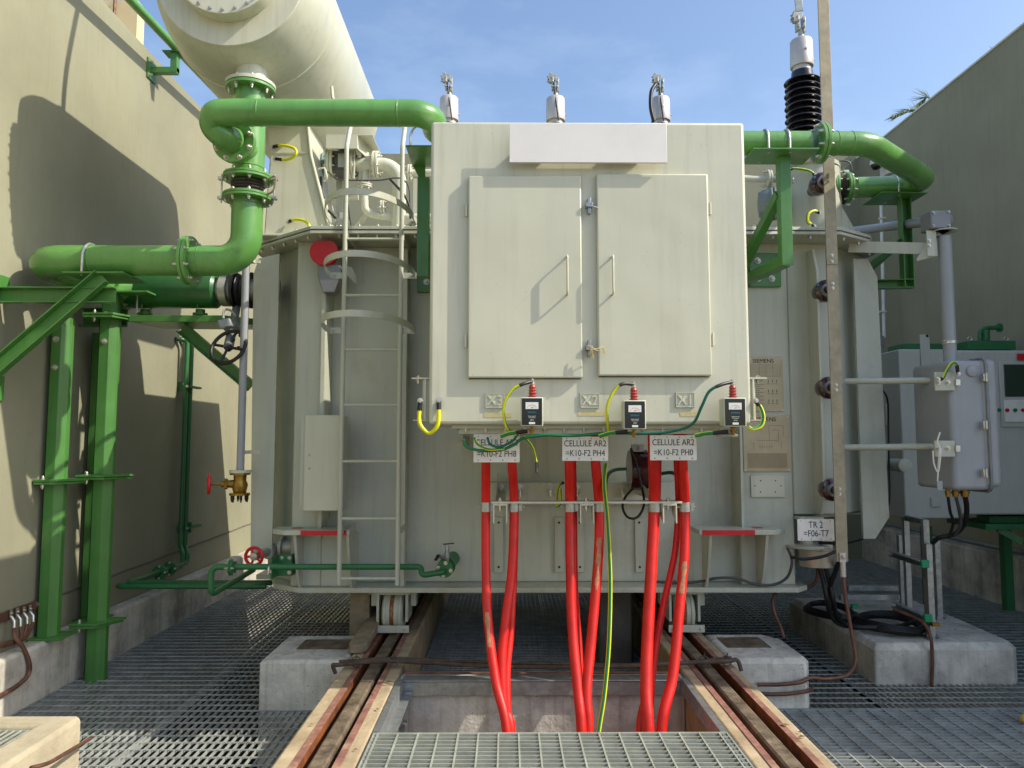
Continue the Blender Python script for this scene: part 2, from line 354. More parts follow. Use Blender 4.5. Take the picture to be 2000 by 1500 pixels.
# rail beams
def rail_beam(xi, xo, label, r0, r1, g0, g1, s):
    """xi inner edge, xo outer edge; grooves between; s=-1 left beam"""
    t = thing('rail_beam', label, 'rail', ((xi + xo) / 2, 5, -.9))
    gi, go = r0 - s * .0, r1
    a, b = sorted((xi, xo)); ga, gb = g0, g1
    mb = MB(); zt = .31
    mb.prism([(a, 2.0, -.9), (b, 2.0, -.9), (b, 2.0, zt), (gb, 2.0, zt), (gb, 2.0, zt - .10), (ga, 2.0, zt - .10), (ga, 2.0, zt), (a, 2.0, zt)], (0, 7.6, 0))
    mb.build('concrete_beam', CONCB, t, bevel=.014)
    for k, (e, q) in enumerate(((ga, 1), (gb, -1))):
        m1 = MB()
        m1.box(*sorted((e - q * .028, e + q * .006)), 2.0, 9.6, zt + .001, zt + .005)
        m1.m(1).box(*sorted((e, e + q * .006)), 2.0, 9.6, zt - .098, zt + .001)
        m1.build('angle_strip', [REDST, RUSTG], t)
    m2 = MB()
    c = (r0 + r1) / 2; hw = abs(r1 - r0) / 2
    prof = [(c - hw * .9, -.098), (c + hw * .9, -.098), (c + hw * .9, -.085), (c + hw * .42, -.07), (c + hw * .42, -.036), (c + hw, -.028), (c + hw, -.004), (c + hw * .75, .004), (c - hw * .75, .004), (c - hw, -.004), (c - hw, -.028), (c - hw * .42, -.036), (c - hw * .42, -.07), (c - hw * .9, -.085)]
    m2.prism([(x, 2.0, zt + z) for x, z in prof], (0, 7.6, 0)).build('rail', RUST, t)
    m3 = MB(); m3.box(ga + .006, gb - .006, 2.0, 9.6, zt - .0985, zt - .094).build('groove_bottom', RUSTG, t)
    return t
rail_beam(-.65, -1.02, 'concrete rail beam with rusty steel rail to the left of the cable trench', -.862, -.782, -.91, -.745, -1)
rail_beam(1.07, 1.43, 'concrete rail beam with rusty steel rail to the right of the cable trench', 1.205, 1.285, 1.165, 1.345, 1)
# trench end wall, steel angle edges
tw = thing('trench_wall', 'rough concrete end wall of the cable trench edged by a galvanised steel angle', 'trench wall', (.2, 4.63, -.9))
MB().box(-.648, 1.068, 4.55, 4.655, -.9, .29).build('concrete_face', CONC, tw, bevel=.01)
MB().box(-.62, 1.04, 4.515, 4.548, .205, .285).box(-.62, 1.04, 4.50, 4.60, .291, .298).build('edge_angle', STEEL, tw, bevel=.002)
mb = MB(); mb.box(-.648, -.612, 2.4, 4.50, .225, .312).box(-.612, -.56, 2.4, 4.50, .225, .232).box(1.032, 1.068, 2.4, 4.50, .225, .312)
for z in (-.3, .05): mb.box(-.612, -.585, 4.3, 4.50, z, z + .02)
mb.box(-.648, -.615, 4.36, 4.42, -.9, .2); mb.build('side_angle', STEEL, tw, bevel=.002)
mb = MB()
for px in (1018, 1042, 1048, 1068, 1073, 1094, 1100):
    a = P(px, 1337, 4.546); mb.box(a.x - .003, a.x + .003, 4.542, 4.549, a.z - .05 - random.random() * .03, a.z + .01)
mb.build('bitumen_drip', DGREY, tw)

# concrete blocks and pad
def blockz(label, x0, x1, y0, y1, zt, ch, top=None, cc=CONC, cut=None):
    t = thing('concrete_block', label, 'concrete block', ((x0 + x1) / 2, (y0 + y1) / 2, -.9))
    poly = cut or [(x0, y0), (x1, y0), (x1, y1), (x0, y1)]
    mb = MB(); cx = sum(p[0] for p in poly) / len(poly); cy = sum(p[1] for p in poly) / len(poly)
    lo = [(x, y, -.9) for x, y in poly]; mid = [(x, y, zt - ch) for x, y in poly]
    hi = [(x + (ch if x < cx else -ch) * .8, y + (ch if y < cy else -ch) * .8, zt) for x, y in poly]
    A = [[mb.v(p) for p in r] for r in (lo, mid, hi)]
    n = len(poly)
    for R, S in zip(A, A[1:]):
        for i in range(n): mb.face([R[i], R[(i + 1) % n], S[(i + 1) % n], S[i]])
    mb.face(A[0][::-1]); mb.face(A[2])
    mb.build('block_body', cc, t, bevel=.012)
    if top: MB().box(*top, zt + .0005, zt + .004).build('steel_plate', RUST, t)
    return t
blockz('concrete block with an inset steel plate, left of the left rail', -1.585, -1.025, 4.87, 5.5, .31, .02, (-1.42, -1.08, 5.12, 5.36))
blockz('concrete block with an inset steel plate, right of the right rail', 1.435, 1.965, 4.88, 5.52, .31, .03, (1.5, 1.8, 5.14, 5.4), cut=[(1.435, 4.88), (1.93, 4.88), (1.965, 4.93), (1.965, 5.38), (1.86, 5.52), (1.435, 5.52)])
blockz('large low concrete plinth under the strut frame on the right', 2.61, 3.62, 5.36, 6.95, .275, .045, None, CONCG, cut=[(2.61, 5.36), (3.6, 5.36), (3.66, 5.42), (3.72, 6.5), (3.72, 6.95), (2.61, 6.95)])

# corner frame lower left with its grating
cf = thing('kerb_frame', 'raised pale concrete frame round a small grating in the lower left corner', 'kerb', (-2.5, 3.3, -.1))
mb = MB(); mb.prism([(-3.10, 3.8, -.2), (-3.10, 3.93, -.2), (-2.2, 3.93, -.2), (-2.17, 3.90, -.2), (-2.17, 1.9, -.2), (-2.33, 1.9, -.2), (-2.33, 3.8, -.2)], (0, 0, .51))
mb.build('concrete_rim', mat('rim concrete', (176, 166, 142), .9, var=.12, scale=5, bump=.5, bscale=30, dirt=.3, dirtcol=(130, 118, 92), speck=.2, spec=.25), cf, bevel=.02)  # warm beige mottled concrete of the rim
tag(grating(-3.1, -2.335, 2.2, 3.795, .285, along='x', pitch=.1, rod=.034, depth=.03, t=.004, rod_r=.003).build('pit_grating', GRATL, smooth=False), 'small steel grating set inside the raised concrete frame, lower left', 'grating')
mb = MB(); cv = curve([P(60, 1500, 3.2), P(95, 1490, 3.3), P(130, 1470, 3.55), P(160, 1452, 3.78), P(178, 1441, 3.93)])
tag(mb.tube(cv, .009, 8).build('copper_conductor', COPPER), 'short copper conductor clipped over the raised concrete frame, lower left', 'earth wire')

# distant pale building beyond the left wall
db = thing('distant_building', 'sunlit cream building corner peeking above the left wall', 'building', (-7.6, 15, -1.2))
MB().box(-11.5, -7.8, 15, 15.3, -1.2, 11.0).build('facade', BLDG, db, smooth=False)
MB().tube([(-8.25, 14.94, 3), (-8.25, 14.94, 11)], .03, 6).build('downpipe', COPPER, db)

# palms beyond the right wall
def palm(base, crown, fr, label):
    t = thing('palm_tree', label, 'palm tree', base)
    base = V(base); crown = V(crown)
    MB().tube(curve([base, base.lerp(crown, .5) + V((.15, 0, 0)), crown]), lambda s_: .17 - .06 * s_, 10).build('trunk', TRUNK, t)
    mb = MB()
    for tip, sag, L in fr:
        tip = V(tip); midp = crown.lerp(tip, .5) + V((0, 0, sag)); c = curve([crown, midp, tip], 12)
        mb.tube(c, lambda s_: .018 * (1 - s_) + .004, 5)
        for i in range(2, len(c) - 1):
            d = (c[i + 1] - c[i]).normalized(); sd_ = d.cross(V((0, 0, 1))).normalized(); s0 = i / len(c)
            for sg in (-1, 1):
                for o_ in (0, .5):
                    p = c[i].lerp(c[i + 1], o_); Lf = L * (.45 + .55 * math.sin(math.pi * min(1, s0 + .15))) * random.uniform(.55, .8)
                    e = p + (d * .75 + sd_ * sg * .55 + V((0, 0, random.uniform(-.05, .38)))).normalized() * Lf + V((0, 0, -.06))
                    wv = (e - p).cross(V((0, 1, 0))).normalized() * .008
                    mb.face([mb.v(p - wv), mb.v(p + wv), mb.v(p.lerp(e, .6) + wv * .8), mb.v(e)])
    mb.build('crown', LEAF, t)
palm((6.9, 11.2, -1.2), (6.75, 11.0, 6.25), [(P(1735, 262, 10.2), .15, .5), (P(1745, 225, 10.8), .3, .5), (P(1790, 222, 11.3), .5, .45), ((8, 12, 6.8), .3, .5), ((7.4, 9.8, 5.9), .4, .5), ((6.9, 12.6, 6.4), .4, .5)], 'palm tree whose dark fronds reach over the right wall nearest the back corner')
palm((7.4, 10.0, -1.2), (7.25, 10.0, 6.35), [((7.0, 10.2, 7.35), .2, .4), ((7.3, 10.1, 7.5), .2, .4), ((7.6, 10, 7.3), .2, .4), ((8.3, 10.5, 6.7), .3, .5), ((7.6, 9.0, 6.3), .3, .5), ((8, 11, 6.3), .3, .5)], 'palm tree showing only a tuft of pale green leaf tips above the right wall')

# ================================================================== TRANSFORMER TANK
LZ = 3.24; LY = 5.24
tk = thing('transformer_tank', 'large grey green steel transformer tank standing on wheels in the middle of the yard', 'transformer', (.4, 6.6, .31))
zb = .66
plan = [(-1.90, 7.9), (-1.90, 5.98), (-1.80, 5.84), (-1.60, 5.62), (-1.57, 5.47), (-1.35, 5.47), (-1.35, 5.62), (1.72, 5.62), (1.72, 5.5), (2.12, 5.5), (2.12, 7.9)]
MB().prism([(x, y, zb) for x, y in plan], (0, 0, LZ - .03 - zb)).build('tank_wall', TANK, tk, bevel=.012)
plan2 = [(2.12, 5.502), (2.44, 5.502), (2.87, 5.86), (2.87, 7.898), (2.12, 7.898)]
MB().prism([(x + .001, y, 1.17) for x, y in plan2], (0, 0, LZ - .03 - 1.17)).build('side_compartment', TANK, tk, bevel=.012)
mb = MB(); mb.prism([(2.3, 5.40, 1.14), (2.3, 5.56, 1.14), (2.92, 5.9, 1.14), (2.92, 6.1, 1.14), (2.12, 6.1, 1.14), (2.12, 5.40, 1.14)], (0, 0, .02)); mb.build('shelf_plate', TANK, tk, bevel=.004)
# lid flanges
lid = [(-1.42, LY), (2.42, LY), (2.74, 5.45), (2.95, 5.8), (2.95, 8.05), (-2.0, 8.05), (-2.0, 5.72)]
MB().prism([(x, y, LZ - .035) for x, y in lid], (0, 0, .022)).build('tank_flange', TANK, tk, bevel=.003)
MB().prism([(x + .01 * (1 if x < 0 else -1), y + .008, LZ - .012) for x, y in lid], (0, 0, .008)).build('gasket', DGREY, tk)
ld = MB().prism([(x, y, LZ - .003) for x, y in lid], (0, 0, .024)).build('lid', TANK, tk, bevel=.003)
mb = MB()
for a, b in ((0, 1), (1, 2), (2, 3), (6, 0)):
    p, q = V((*lid[a], 0)), V((*lid[b], 0)); n = max(2, int((q - p).length / .135)); nn = (q - p).normalized().cross(V((0, 0, 1)))
    for i in range(n):
        c = p.lerp(q, (i + .5) / n) - nn * .04; mb.bolt((c.x, c.y, LZ - .036), (0, 0, -1), .013, .014); mb.bolt((c.x, c.y, LZ + .022), (0, 0, 1), .013, .014)
mb.build('lid_bolts', BOLT, tk)
# bottom flange
bf = [(-1.86, 5.95), (-1.72, 5.58), (-1.49, 5.41), (2.10, 5.40), (2.2, 5.5), (2.2, 8.0), (-1.98, 8.0), (-1.98, 5.95)]
MB().prism([(x, y, .625) for x, y in bf], (0, 0, .036)).build('bottom_flange', TANK, tk, bevel=.004)
# vertical stiffeners
for nm, x0, x1, y0, y1, z0, z1 in (('stiffener', -.775, -.745, 5.47, 5.62, .66, 3.15), ('stiffener', 1.70, 1.72, 5.40, 5.62, 1.02, 3.1), ('stiffener', -1.35, -1.33, 5.40, 5.62, 1.13, 3.1)):
    MB().box(x0, x1, y0, y1, z0, z1).build(nm, TANK, tk, bevel=.003)
for x, y0, z0, z1, zc in ((2.27, 5.33, 1.18, 2.95, 3.14),):
    MB().prism([(x, y0, z0 + .12), (x, y0, z1), (x, y0 + .07, zc), (x, 5.502, zc), (x, 5.502, z0), (x, y0 + .06, z0)], (.02, 0, 0)).build('stiffener', TANK, tk, bevel=.003)
# lifting plates with holes
def lug(name, poly, hole, r, y0, th):
    mb = MB(); mb.prism(poly, (0, th, 0)); mb.build(name, TANK, tk, bevel=.003)
    MB().lathe((hole[0], y0 - .002, hole[1]), (0, 1, 0), [(0, r), (.012, r)], 24).build('lifting_hole', DGREY, tk)
    MB().lathe((hole[0], y0 - .003, hole[1]), (0, 1, 0), [(0, r * 1.15), (.001, r * 1.15)], 24).build('lug_rim', TANK, tk)
a = P(497, 505, 5.55); b = P(531, 1090, 5.55); h_ = P(512, 534, 5.55)
lug('lifting_plate', [(a.x + .03, 5.55, a.z), (b.x, 5.55, a.z + .04), (b.x, 5.55, b.z), (a.x + .03, 5.55, b.z), (a.x + .01, 5.55, 2.0), (a.x - .005, 5.55, a.z - .12)], (h_.x, h_.z), .022, 5.55, .03)
a = P(1682, 505, 5.55); b = P(1722, 1010, 5.55); h_ = P(1690, 529, 5.55)
lug('lifting_plate', [(a.x - .06, 5.55, a.z), (a.x + .05, 5.55, a.z), (a.x + .12, 5.55, a.z - .14), (a.x + .14, 5.55, b.z), (a.x + .03, 5.55, b.z - .16), (a.x - .06, 5.55, b.z - .16)], (h_.x, h_.z), .024, 5.55, .03)
# jacking pads
def pad(x0, x1, cut, holex, red):
    yb = 5.475 if x0 < 0 else 5.498
    yf = 5.24; z = 1.055
    j = MB()
    pol = [(x0 + (.10 if cut < 0 else 0), yf, z), (x1 - (.10 if cut > 0 else 0), yf, z), (x1, yf + .08, z), (x1, yb, z), (x0, yb, z), (x0, yf + .08, z)]
    j.prism(pol, (0, 0, .035)); jp = j.build('jacking_pad', TANK, tk, bevel=.003)
    for xx in red[:2]: MB().prism([(xx, yf + .03, z - .002), (xx, yb, z - .002), (xx, yb, .662), (xx, 5.42, .662), (xx, yf + .12, .75)], (.02, 0, 0)).build('gusset', TANK, jp, bevel=.002)
    MB().box(red[2], red[3], yf - .004, yf - .001, z, z + .034).build('red_stripe', RED, jp)
    MB().lathe((holex, yf + .13, z + .036), (0, 0, 1), [(0, .04), (.002, .04)], 24).build('red_mark', RED, jp)
pad(-1.66, -1.10, -1, -1.50, (-1.50, -1.13, -1.44, -1.12))
pad(1.35, 1.98, 1, 1.80, (1.43, 1.83, 1.37, 1.74))
MB().box(-1.349, -1.11, 5.478, 5.618, .663, 1.04).build('pad_backing', TANK, tk)
# wheels
def wheel(x, y, rust=True):
    br = MB()
    for sx in (-1, 1):
        br.box(x + sx * .105 - .009, x + sx * .105 + .009, y - .12, y + .12, .40, .622); br.box(x + sx * .145 - .02, x + sx * .145 + .02, y - .05, y + .05, .5, .622)
        for yy in (-.08, .08): br.bolt((x + sx * .17, y + yy, .622), (0, 0, -1), .014, .02)
    br.box(x - .13, x + .13, y - .13, y + .13, .595, .624); br.box(x - .13, x + .13, y - .17, y - .155, .335, .385)
    for sx in (-1, 1): br.bolt((x + sx * .10, y - .17, .36), (0, -1, 0), .01, .008)
    bo = br.build('wheel_bracket', GREY, tk, bevel=.003)
    wh = MB(); wh.lathe((x - .075, y, .455), (1, 0, 0), [(0, .05), (0, .13), (.012, .148), (.028, .148), (.03, .14), (.12, .14), (.122, .148), (.138, .148), (.15, .13), (.15, .05)], 40)
    wo = wh.build('wheel', GREY, tk, bevel=.002)
    if rust: MB().lathe((x - .018, y, .455), (1, 0, 0), [(0, .1412), (.03, .1412)], 40).build('rust_band', mat('wheel rust', (130, 74, 34), .85, var=.4, scale=24, dirt=.7, dirtcol=(185, 180, 165)), wo)
wheel(-.835, 5.62); wheel(1.30, 5.62); wheel(-.835, 7.4, False); wheel(1.30, 7.4, False)
# name plates
def nameplate(px0, px1, py0, py1, lines, Y=5.492):
    a = P(px0, py0, Y); b = P(px1, py1, Y)
    n = MB().box(a.x, b.x, Y - .004, Y + .004, b.z, a.z).build('name_plate', NAME, tk, bevel=.001)
    W = b.x - a.x; H = a.z - b.z; t = MB(); y = Y - .0052
    t.text('SIEMENS', a.x + W * (.42 if lines else .48), a.z - .045, Y - .005, .043, 1.0)
    t.build('lettering', TXT, n)
    e = MB()
    def ln(x0, x1, z0, z1): e.box(a.x + W * x0, a.x + W * x1, y, Y - .0041, a.z - H * z1, a.z - H * z0)
    if lines:
        for i in range(9): ln(.05, .92, .14 + i * .025, .1415 + i * .025)
        for x in (.05, .3, .5, .7, .92): ln(x, x + .004, .14, .34)
        for i in range(14): ln(.08 + .05 * (i % 3), .3 + .12 * (i % 2), .4 + .035 * i, .408 + .035 * i)
        for r in range(3):
            for c_ in range(3): ln(.55 + .12 * c_, .57 + .12 * c_, .42 + .18 * r, .47 + .18 * r); ln(.53 + .12 * c_, .59 + .12 * c_, .49 + .18 * r, .5 + .18 * r)
        ln(.5, .92, .36, .363)
    else:
        for i in range(20): ln(.08, .92, .68 + i * .013, .684 + i * .013)
        for c_ in range(6): ln(.35 + .05 * c_, .353 + .05 * c_, .5, .62); ln(.33 + .05 * c_, .375 + .05 * c_, .56, .565)
        ln(.3, .75, .45, .455); ln(.55, .85, .18, .184); ln(.55, .55 + .004, .18, .45); ln(.85, .854, .18, .38); ln(.6, .75, .26, .264); ln(.75, .754, .26, .45); ln(.22, .224, .5, .62); ln(.8, .804, .45, .6)
    e.build('engraved_lines', NAMED, n, smooth=False)
    s_ = MB()
    for qx in (.04, .96):
        for qz in (.03, .97): s_.bolt((a.x + W * qx, Y - .004, a.z - H * qz), (0, -1, 0), .004, .003)
    s_.build('rivets', BOLT, n)
nameplate(1462, 1531, 697, 804, True); nameplate(1450, 1545, 811, 921, False)
a = P(1466, 929, 5.49); b = P(1533, 971, 5.49)
cp = MB().box(a.x, b.x, 5.485, 5.5, b.z, a.z).build('cover_plate', GREYB, tk, bevel=.003)
mb = MB()
for px, py in ((1486, 939), (1515, 939), (1475, 949), (1526, 949), (1486, 961), (1515, 961)): c = P(px, py, 5.48); mb.lathe((c.x, 5.486, c.z), (0, -1, 0), [(0, .005), (.002, .005)], 10)
mb.build('screw_holes', DARKST, cp)
# bars with holes on the tank wall, mounting plate
for px0, px1 in ((965, 983), (1083, 1101), (1124, 1141), (1240, 1258)):
    a = P(px0, 1010, 5.6); b = P(px1, 1118, 5.6)
    bo = MB().box(a.x, b.x, 5.597, 5.62, b.z, a.z).build('wall_bar', GREY, tk, bevel=.003)
    MB().lathe(((a.x + b.x) / 2, 5.598, a.z - .04), (0, -1, 0), [(0, .009), (.002, .009)], 12).lathe(((a.x + b.x) / 2, 5.598, b.z + .04), (0, -1, 0), [(0, .009), (.002, .009)], 12).build('bolt_holes', DARKST, bo)
a = P(958, 942, 5.5); b = P(1330, 985, 5.5)
mb = MB().box(a.x, b.x, 5.48, 5.62, b.z, a.z)
mb.build('mounting_beam', GREY, tk, bevel=.004)
for px in (978, 1015, 1075, 1128, 1215): mb = MB(); c = P(px, 950, 5.47); mb.bolt((c.x, 5.48, c.z), (0, -1, 0), .016, .02); c = P(px, 962, 5.47); mb.tube([(c.x, 5.46, c.z + .02), (c.x, 5.45, c.z - .03)], .012, 8); mb.build('beam_bolt', BOLT, tk)
# wall weld seams
mb = MB()
c0 = P(1598, 560, 5.5); pts = [V((2.335 + .003 * math.sin(i * 2.1), 5.5, 1.2 + i * .04)) for i in range(49)]
mb.tube(pts, .004, 6); pts = [V((-1.6, 5.612, .7 + i * .05)) for i in range(50)]; mb.tube(pts, .005, 6); mb.build('weld_seam', TANK, tk)

# ================================================================== CONSERVATOR
CX, CZ, CS, CY = -1.775, 4.695, .975, 4.54
cs = thing('conservator_tank', 'big pale horizontal cylindrical oil tank mounted high at the upper left', 'oil tank', (CX, 5.6, CZ - .59))
MB().lathe((CX, CY, CZ), (0, 1, 0), [(d_ * CS, r_ * CS) for d_, r_ in [(0, .02), (0, .489), (.03, .51), (.10, .54), (.22, .568), (.41, .585), (2.2, .585), (2.34, .52), (2.4, .3), (2.42, .02)]], 96).build('shell', GREY, cs)
MB().lathe((CX, CY - .011, CZ), (0, 1, 0), [(0, .02), (0, .475), (.008, .480), (.010, .3)], 96).build('end_plate', GREYB, cs)
MB().lathe((CX, CY + .41, CZ), (0, 1, 0), [(-.008, .569), (-.004, .577), (.004, .577), (.008, .569)], 96).build('weld_ring', GREYB, cs)
ec = MB().lathe((CX, CY - .11, CZ), (0, 1, 0), [(0, .02), (0, .325), (.025, .33), (.03, .33), (.10, .325)], 72).build('end_cover', GREYB, cs, bevel=.003)
mb = MB()
for i in range(24):
    t_ = 2 * math.pi * i / 24; c = (CX + .30 * math.cos(t_), CY - .11, CZ + .30 * math.sin(t_)); mb.bolt(c, (0, -1, 0), .009, .012)
mb.build('cover_bolts', BOLT, ec)
NX = -1.70
MB().cyl((NX, 4.76, 4.05), (NX, 4.76, 4.32), .100, 40).build('neck', GREY, cs)
MB().tube([(-1.3, 5.3, 4.33), (-1.29, 5.3, 4.24), (-1.25, 5.3, 4.2)], .012, 8).tube([(-1.66, 5.12, 4.28), (-1.62, 5.13, 4.12), (-1.58, 5.13, 4.06)], .016, 8).build('drain_stub', GREYB, cs)
# breather pipe on top of the tank (its shadow falls on the left wall)
MB().tube(curve([(-1.78, 4.9, 5.2), (-1.78, 4.9, 5.6), (-1.7, 4.92, 6.0), (-1.5, 5.0, 6.8)]), .026, 10).build('top_vent_pipe', GREY, cs)
MB().box(CX - .06, CX + .10, 5.45, 6.05, CZ + .50, CZ + .68).build('shadow_caster_box', GREY, cs)  # box added out of view to cast the step in the wall shadow
MB().tube(fillet([(CX, 6.0, CZ + .64), (CX, 6.75, CZ + .64), (CX, 6.8, CZ + .3), (CX, 6.78, CZ + .1)], .1, 5), .022, 10).build('shadow_caster_rod', GREY, cs)  # rod added out of view to cast the thin end of that shadow
# pedestal
pe = thing('tank_support', 'flared grey steel pedestal carrying the oil tank on the transformer lid', 'support', (-1.6, 5.7, LZ + .02))
YP = 5.55
def q(px, py, y=YP): return P(px, py, y)
a, b, c, d, e = q(521, 244), q(600, 247), q(606, 303), q(645, 452), q(502, 452)
MB().prism([(a.x, YP, a.z + .05), (b.x, YP, b.z + .05), (c.x, YP, c.z), (d.x, YP, LZ + .023), (e.x + .05, YP, LZ + .023), (e.x + .08, YP, q(520, 303).z)], (0, .5, 0)).build('pedestal', GREYB, pe, bevel=.012)
MB().tube([(c.x + .005, YP - .005, c.z), (d.x + .01, YP - .005, LZ + .03)], .012, 8).tube([(b.x, YP - .004, b.z + .05), (c.x + .005, YP - .004, c.z)], .012, 8).build('edge_rib', GREYB, pe)
l_ = q(530, 299); MB().box(l_.x, c.x + .01, YP - .006, YP - .001, l_.z - .006, l_.z + .006).build('seam_strip', GREY, pe)
MB().box(e.x + .02, d.x + .05, YP - .05, YP + .55, LZ + .021, LZ + .04).build('foot_plate', GREYB, pe, bevel=.004)

def jumper(label, pts, r=.011, both=True, mats=None, dark=.16, group=None):
    t = thing('earth_strap', label, 'earth cable', pts[0], group)
    c = curve(pts, 8); n = len(c); k = max(2, int(n * dark))
    mats = mats or [YEL, GRN]
    mb = MB(); mb.tube(c[k - 1:(n - k + 1) if both else n], r, 10, stripe=(0, 1) if mats[1] is not mats[0] else None); mb.build('insulation', mats, t)
    for seg_, e_ in ([(c[:k], pts[0])] + ([(c[n - k:], pts[-1])] if both else [])):
        MB().tube(seg_, r * 1.15, 10).build('sleeve', BLACK, t); MB().bolt(e_, (0, -1, 0), .012, .012).build('lug', BOLT, t)
    return t
jumper('yellow earth strap looped on the upper half of the oil tank pedestal', [P(532, 287, YP - .02), P(552, 284, YP - .06), P(575, 290, YP - .09), P(577, 303, YP - .09), P(560, 312, YP - .06), P(537, 310, YP - .02)], mats=[YEL, YEL])
jumper('yellow earth strap looped near the foot of the oil tank pedestal', [P(563, 433, YP - .02), P(578, 429, YP - .05), P(596, 432, YP - .09), P(605, 444, YP - .09), P(602, 456, YP - .10)], mats=[YEL, YEL], both=False)

# ================================================================== GREEN OIL PIPES
PY = 4.75; VX = -1.70; PZt = 3.70
LPZ = P(200, 509, PY).z
# riser: lower pipe + elbow + vertical
rp = thing('riser_pipe', 'thick green pipe running along the left wall and bending up to the oil tank neck', 'pipe', (-2.4, PY, LPZ - .1))
XL = -2.985
low = fillet([(-2.2, 5.70, LPZ), (XL, 5.70, LPZ), (XL, PY, LPZ), (-2.15, PY, LPZ)], [.2, .2], 10)
low = fillet([(-2.35, 5.66, LPZ), (-3.0, 5.66, LPZ), (-3.105, PY, LPZ), (-2.09, PY, LPZ)], [.28, .20], 14)
MB().tube(low, .099, 36).build('lower_pipe', GREEN, rp)
el = fillet([(-2.04, PY, LPZ), (VX, PY, LPZ), (VX, PY, 3.30)], .28, 14)
MB().tube(el, .099, 36).build('elbow', GREEN, rp)
flange_pair('flange', rp, (-2.065, PY, LPZ), (1, 0, 0), .158, .02, 8)
MB().tube([(VX, PY, 3.43), (VX, PY, 4.04)], .1, 36).build('upper_pipe', GREEN, rp)
flange_pair('flange', rp, (VX - .0, PY + .0, 4.045), (0, 0, 1), .158, .02, 8, mats=[GREEN, BOLT, BLACK])
MB().lathe((VX, PY, 4.049), (0, 0, 1), [(0, .159), (.022, .159)], 40).build('grey_flange_ring', GREY, rp)
for p, ax, r in (((-2.85 + .17, PY, LPZ), (1, 0, 0), .1005), ((VX, PY, 3.25), (0, 0, 1), .1005), ((VX, PY, 3.50), (0, 0, 1), .1015), ((-1.99, PY, LPZ), (1, 0, 0), .1005)):
    MB().lathe(p, ax, [(-.004, r), (0, r + .002), (.004, r)], 36).build('weld_seam', GREEN, rp)
# bellows
def bellows(parent, p, ax, r, L, rf):
    p = V(p); ax = V(ax).normalized()
    prof = []
    for i in range(4):
        for u, dr in ((0, 0), (.25, .16), (.5, .22), (.75, .16)): prof.append((-L / 2 + L * (i + u) / 4, r * (1 + dr * .7)))
    prof.append((L / 2, r)); MB().lathe(p, ax, prof, 36).build('rubber_bellows', mat('bellows', (66, 58, 56), .5, var=.1), parent)
    a = ax.orthogonal().normalized(); b = ax.cross(a)
    for s in (-1, 1):
        mb = MB(); q_ = p + ax * s * (L / 2 + .022)
        mb.lathe(q_ - ax * .018, ax, [(0, rf), (.016, rf)], 40); mb.lathe(q_ + ax * .002, ax, [(0, rf * .98), (.016, rf * .98)], 40)
        for k in range(8):
            th = 2 * math.pi * (k + .5) / 8; c = q_ + (a * math.cos(th) + b * math.sin(th)) * rf * .84
            mb.m(1).bolt(c + ax * s * .02, ax * s, .011, .016); mb.bolt(c - ax * s * .02, -ax * s, .011, .012)
        mb.build('flange', [GREEN, BOLT], parent, bevel=.002)
    mb = MB()
    for th in (0, math.pi):
        c = p + (V((1, 0, 0)) if abs(ax.z) > .5 else V((0, 0, 1))) * rf * 1.08 * (1 if th else -1)
        mb.tube([c - ax * (L / 2 + .05), c + ax * (L / 2 + .05)], .006, 8); mb.obox(c + ax * (L / 2 + .02), (.04, 0, 0), (0, .04, 0), (0, 0, .018)); mb.obox(c - ax * (L / 2 + .02), (.04, 0, 0), (0, .04, 0), (0, 0, .018))
    mb.build('tie_rod', BOLT, parent)
bellows(rp, (VX, PY, 3.365), (0, 0, 1), .093, .09, .160)
MB().tube(curve([(VX + .14, PY - .06, 3.40), (VX + .2, PY - .07, 3.42), (VX + .19, PY - .07, 3.33), (VX + .14, PY - .06, 3.30)]), .006, 8).build('bonding_wire', WOOD, rp)
# tee branch toward the upper cross pipe
CYF = 4.36
ba = V((VX, PY, 3.60)); bd = V((-.20, -.80, .10)).normalized(); 
flc = P(458, 277, 4.54)
MB().tube([ba, flc + V((0, .0, 0))], .085, 30).build('branch', GREEN, rp)
bdir = (flc - ba).normalized()
flange_pair('branch_flange', rp, flc, bdir, .135, .018, 8, br=.012)
# bracket U-bolts
def ubolt(parent, c, ax, r, down=(0, 0, -1), leg=None):
    c = V(c); ax = V(ax).normalized(); dn = V(down); sd_ = ax.cross(dn).normalized(); leg = leg or r * 1.15
    pts = [c + sd_ * r + dn * leg] + [c + sd_ * r * math.cos(t) - dn * r * math.sin(t) for t in [math.pi * k / 14 for k in range(15)]] + [c - sd_ * r + dn * leg]
    return MB().tube(pts, .008, 8).build('u_bolt', BOLT, parent)
ubolt(rp, (-2.70, PY, LPZ), (1, 0, 0), .107)

# upper cross pipe
xp = thing('cross_pipe', 'thick green pipe crossing behind the big grey box to the right turret', 'pipe', (0, 4.6, PZt - .08))
Z = PZt
e0 = flc + bdir * .02
cy = 4.36
path = fillet([e0 + V((-.0, 0, 0)), V((-1.80, 4.40, 3.62)) , V((-1.84, cy, Z)), (-.60, cy, Z), (-.44, 4.80, Z), (2.42, 4.80, Z)], [.08, .12, .2, .2], 8)
path = curve([e0, e0 + bdir * .05, (-1.775, 4.40, 3.615), (-1.76, 4.365, 3.665)], 5)[:-1] + [V((-1.745 + .0, 4.36, 3.69))]
up = [e0 - V((0, .0, 0))]
